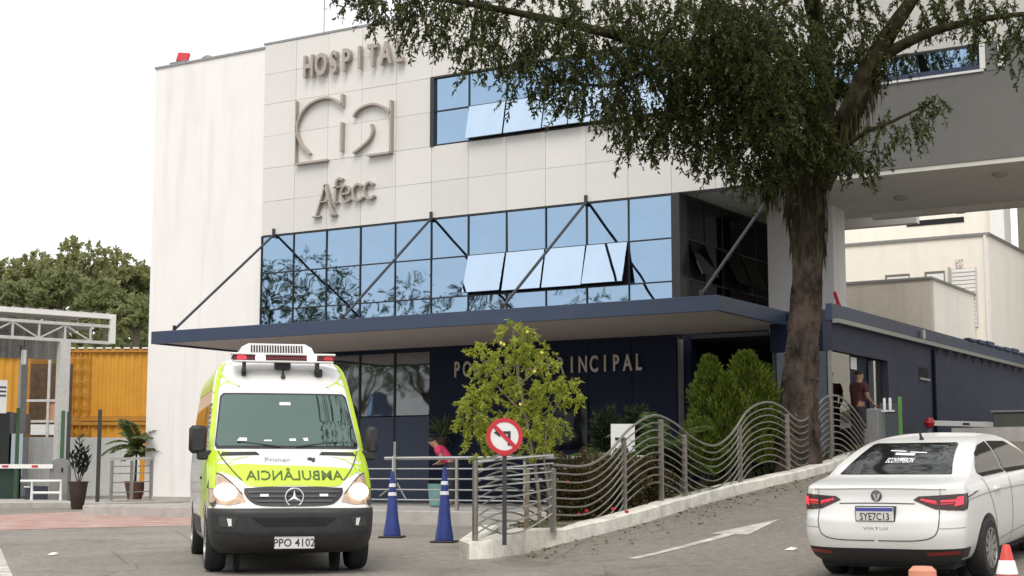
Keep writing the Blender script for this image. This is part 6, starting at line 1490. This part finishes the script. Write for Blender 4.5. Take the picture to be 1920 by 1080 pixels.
for a in [(152, 440, 640, 150, 100, 'tall umbrella crowned tree at the top of the wooded hill', LEAF_F1), (62, 470, 640, 130, 104, 'wide crowned tree sloping down the hill skyline', LEAF_F1), (-10, 478, 640, 120, 100, 'umbrella crowned tree above the gate canopy end', LEAF_F1), (222, 462, 640, 110, 106, 'umbrella crowned tree beside the white block', LEAF_F1), (270, 490, 650, 90, 108, 'smaller hill tree touching the white block edge', LEAF_F2), (110, 500, 660, 100, 92, 'mid green tree in front of the hill skyline', LEAF_F2), (195, 525, 665, 110, 90, 'rounded mid green tree on the lower hill', LEAF_F2), (30, 525, 665, 110, 90, 'rounded green tree behind the gate canopy', LEAF_F2), (250, 560, 680, 100, 86, 'low green tree above the orange container', LEAF_F2)]: far_tree(*a)
cl = []
for i in range(75):
    px = random.uniform(-120, 300); py = random.uniform(530, 690); D = 112-(py-530)*.17; s = D/F; cl.append((tuple(atd(px, py, D)), (40*s, 40*s, 26*s), 1.0))
v, f, T0, T1 = sprays(cl, 22, 16, .6, .42, .24, droop=.2, spread=1.0); o = big('hillside_woods', v, f, LEAF_F2, None, 4, kind='stuff'); tag(o, 'dense green woodland covering the hillside', 'woods')

# ---------------------------------------------------------------- trees and house across the street (seen in the glass)
def street_tree(x, y, h, r, label, m, dens=60, lean=0, trunk_h=.4):
    e = empty('roadside_tree', (x, y, 0), label, 'tree', 'trees across the street'); z0 = gz(x, y); top = Vector((x+lean, y, z0+h))
    fk = Vector((x+lean*.4, y, z0+h*trunk_h)); limb('trunk', [Vector((x, y, z0-.1)), Vector((x+lean*.2, y, z0+h*.2)), fk], [.22, .18, .15], BARK, e, 4); cl_ = []
    for k in range(9):
        a = 2*math.pi*k/9; q = Vector((x+lean+r*.75*math.cos(a)*random.uniform(.5, 1.1), y+r*.75*math.sin(a), z0+h*random.uniform(.55, .92))); limb('limb', [fk, fk.lerp(q, .55)+Vector((0, 0, .3)), q], [.1, .06, .02], BARK, e, 4); cl_.append((tuple(q), (r*.36, r*.36, r*.3), 1))
    v, f, T0, T1 = sprays(cl_, dens, 14, .5, .16, .06, droop=.5, spread=.9); big('crown', v, f, m, e, 4, kind='stuff')
for a in ((-40.5, 17.5, 10.8, 3.6, 'tall roadside tree across the street by the gate', LEAF_BIG, 95), (-36, 12.2, 9.4, 3.2, 'medium roadside tree across the street', LEAF_BIG, 40), (-30.8, 8.6, 9.0, 3.0, 'thin roadside tree across the street beside the medium one', LEAF_BIG, 26), (-25.5, 5, 8.6, 2.8, 'small roadside tree across the street near the road bend', LEAF_BIG, 26), (-48, 2, 9, 3.6, 'leafy roadside tree before the white house', LEAF_BIG, 55), (-40, -1, 8.5, 3.4, 'leaning roadside tree before the white house', LEAF_BIG, 45, 2.2)): street_tree(*a)
hs = empty('opposite_house', (-58, -16, 0), 'white house with blue windows across the street', 'house'); box('wall', -84, -36, -22, -14, -.2, 8.2, WHITE, hs); box('roof', -84.4, -35.6, -22.4, -13.6, 8.2, 8.5, CONC, hs)
for i in range(10):
    for z in (1.2, 4.6): w_ = box('window', -82+i*4.6, -80.2+i*4.6, -14.02, -13.96, z, z+1.7, NAVY, hs); box('pane', -81.9+i*4.6, -81.15+i*4.6, -13.96, -13.93, z+.1, z+1.6, GLASS, w_)
# ================================================================== PEOPLE
def skin_body(name, nodes, edges, m, parent, sub=2):
    me = bpy.data.meshes.new(name); me.from_pydata([n_[:3] for n_ in nodes], edges, []); o = bpy.data.objects.new(name, me); col.objects.link(o)
    md = o.modifiers.new('s', 'SKIN'); md.use_smooth_shade = True
    for i, n_ in enumerate(nodes): r_ = n_[3]; me.skin_vertices[0].data[i].radius = (r_, n_[4] if len(n_) > 4 else r_)
    me.skin_vertices[0].data[0].use_root = True
    sb = o.modifiers.new('b', 'SUBSURF'); sb.levels = sub; sb.render_levels = sub
    dg = bpy.context.evaluated_depsgraph_get(); m2 = bpy.data.meshes.new_from_object(o.evaluated_get(dg)); bpy.data.objects.remove(o)
    v = [p.co[:] for p in m2.vertices]; f = [tuple(p.vertices) for p in m2.polygons]; bpy.data.meshes.remove(m2)
    return mesh(name, v, f, m, parent, True)
SKIN = mat('skin', (.3, .17, .11), .6, var=.08); HAIR = mat('dark_hair', (.012, .01, .009), .7)
def person(loc, rz, label, shirt, trousers, lean=0.0, sc=1.0):
    e = empty('person', loc, label, 'person', rz=rz, local=True); e.scale = (sc, sc, sc)
    def T(x, y, z):                     # bend the upper body forward at the hip (0.95 m)
        if z > .95: dz = z-.95; return (x, y-math.sin(lean)*dz, .95+math.cos(lean)*dz)
        return (x, y, z)
    N = []; E_ = []
    def ad(x, y, z, r_, r2=None): N.append((*T(x, y, z), r_, r2 or r_)); return len(N)-1
    pel = ad(0, 0, .95, .15, .12); wa = ad(0, 0, 1.12, .14, .11); ch = ad(0, .01, 1.32, .17, .12); nk = ad(0, 0, 1.46, .06); jaw = ad(0, -.02, 1.55, .075, .085); hd = ad(0, 0, 1.64, .09, .1); tp_ = ad(0, .005, 1.71, .065, .075)
    E_ += [(pel, wa), (wa, ch), (ch, nk), (nk, jaw), (jaw, hd), (hd, tp_)]
    for s in (1, -1):
        hip = ad(s*.1, 0, .90, .095); kn = ad(s*.11, -.02, .50, .062); an = ad(s*.11, .01, .09, .042); toe = ad(s*.12, -.14, .04, .035)
        E_ += [(pel, hip), (hip, kn), (kn, an), (an, toe)]
        sh = ad(s*.19, 0, 1.40, .065); el = ad(s*.25, -.05, 1.13, .045); wr = ad(s*.23, -.24, .98, .032); pm_ = ad(s*.22, -.31, .95, .036, .02)
        E_ += [(ch, sh), (sh, el), (el, wr), (wr, pm_)]
        for k in range(4): a = ad(s*.22+(k-1.5)*.018, -.36, .945, .009); b_ = ad(s*.22+(k-1.5)*.02, -.395-.01*(k in (1, 2)), .925, .008); E_ += [(pm_, a), (a, b_)]
        a = ad(s*.22-s*.035, -.33, .94, .01); E_ += [(pm_, a)]
    body = skin_body('body', N, E_, SKIN, e)
    # clothing: slightly larger shells
    S = []; SE = []
    def sd_(x, y, z, r_, r2=None): S.append((*T(x, y, z), r_, r2 or r_)); return len(S)-1
    a0 = sd_(0, 0, .84, .185, .15); a1 = sd_(0, 0, 1.14, .16, .13); a2 = sd_(0, .01, 1.33, .185, .135); a3 = sd_(0, 0, 1.44, .09); SE += [(a0, a1), (a1, a2), (a2, a3)]
    for s in (1, -1): b1 = sd_(s*.19, 0, 1.40, .085); b2 = sd_(s*.235, -.035, 1.22, .065); SE += [(a2, b1), (b1, b2)]
    skin_body('shirt', S, SE, shirt, e)
    S = []; SE = []; a0 = sd_(0, 0, 1.03, .165, .13)
    for s in (1, -1): h1_ = sd_(s*.1, 0, .88, .115); h2_ = sd_(s*.11, -.02, .5, .08); h3_ = sd_(s*.11, .005, .1, .065); SE += [(a0, h1_), (h1_, h2_), (h2_, h3_)]
    skin_body('trousers', S, SE, trousers, e)
    hc = Vector(T(0, .012, 1.665)); MB().lathe([(.01, -.05), (.075, -.035), (.09, 0), (.08, .04), (.045, .065), (.005, .075)], hc, 16).build('hair', HAIR, e, True)
    for s in (1, -1): MB().lathe([(.002, -.01), (.012, 0), (.002, .01)], T(s*.034, -.098, 1.625), 8, 'y').build('eye', BLACK, e, True)
    MB().tube([T(0, -.095, 1.62), T(0, -.122, 1.585), T(0, -.1, 1.575)], .012, 6).build('nose', SKIN, e, True)
    return e
PINK = mat('pink_shirt', (.5, .03, .1), .8, var=.15, scale=20, bump=.3); DK = mat('dark_trousers', (.03, .03, .04), .85); MAROON = mat('maroon_shirt', (.06, .012, .014), .85)
p = aty(848, 900, 28.6); person((p.x, p.y, COURT_Z+.012), R(-70), 'person in a pink shirt bending forward behind the court railing', PINK, DK, .75)
p = atx(1607, 720, XA+.22); person((p.x, p.y, ramp_at(p.x, p.y)-.01), R(150), 'person in a maroon shirt standing at the annexe door', MAROON, DK, .1)
bn = aty(822, 925, 28.3); o = MB().lathe([(.16, COURT_Z+.01), (.2, COURT_Z+.05), (.24, COURT_Z+.5), (.25, COURT_Z+.52), (.22, COURT_Z+.52)], (bn.x, bn.y, 0), 20).build('teal_bin', mat('teal_plastic', (.16, .32, .3), .6), None, True); tag(o, 'pale teal plastic bin at the court railing', 'bin')
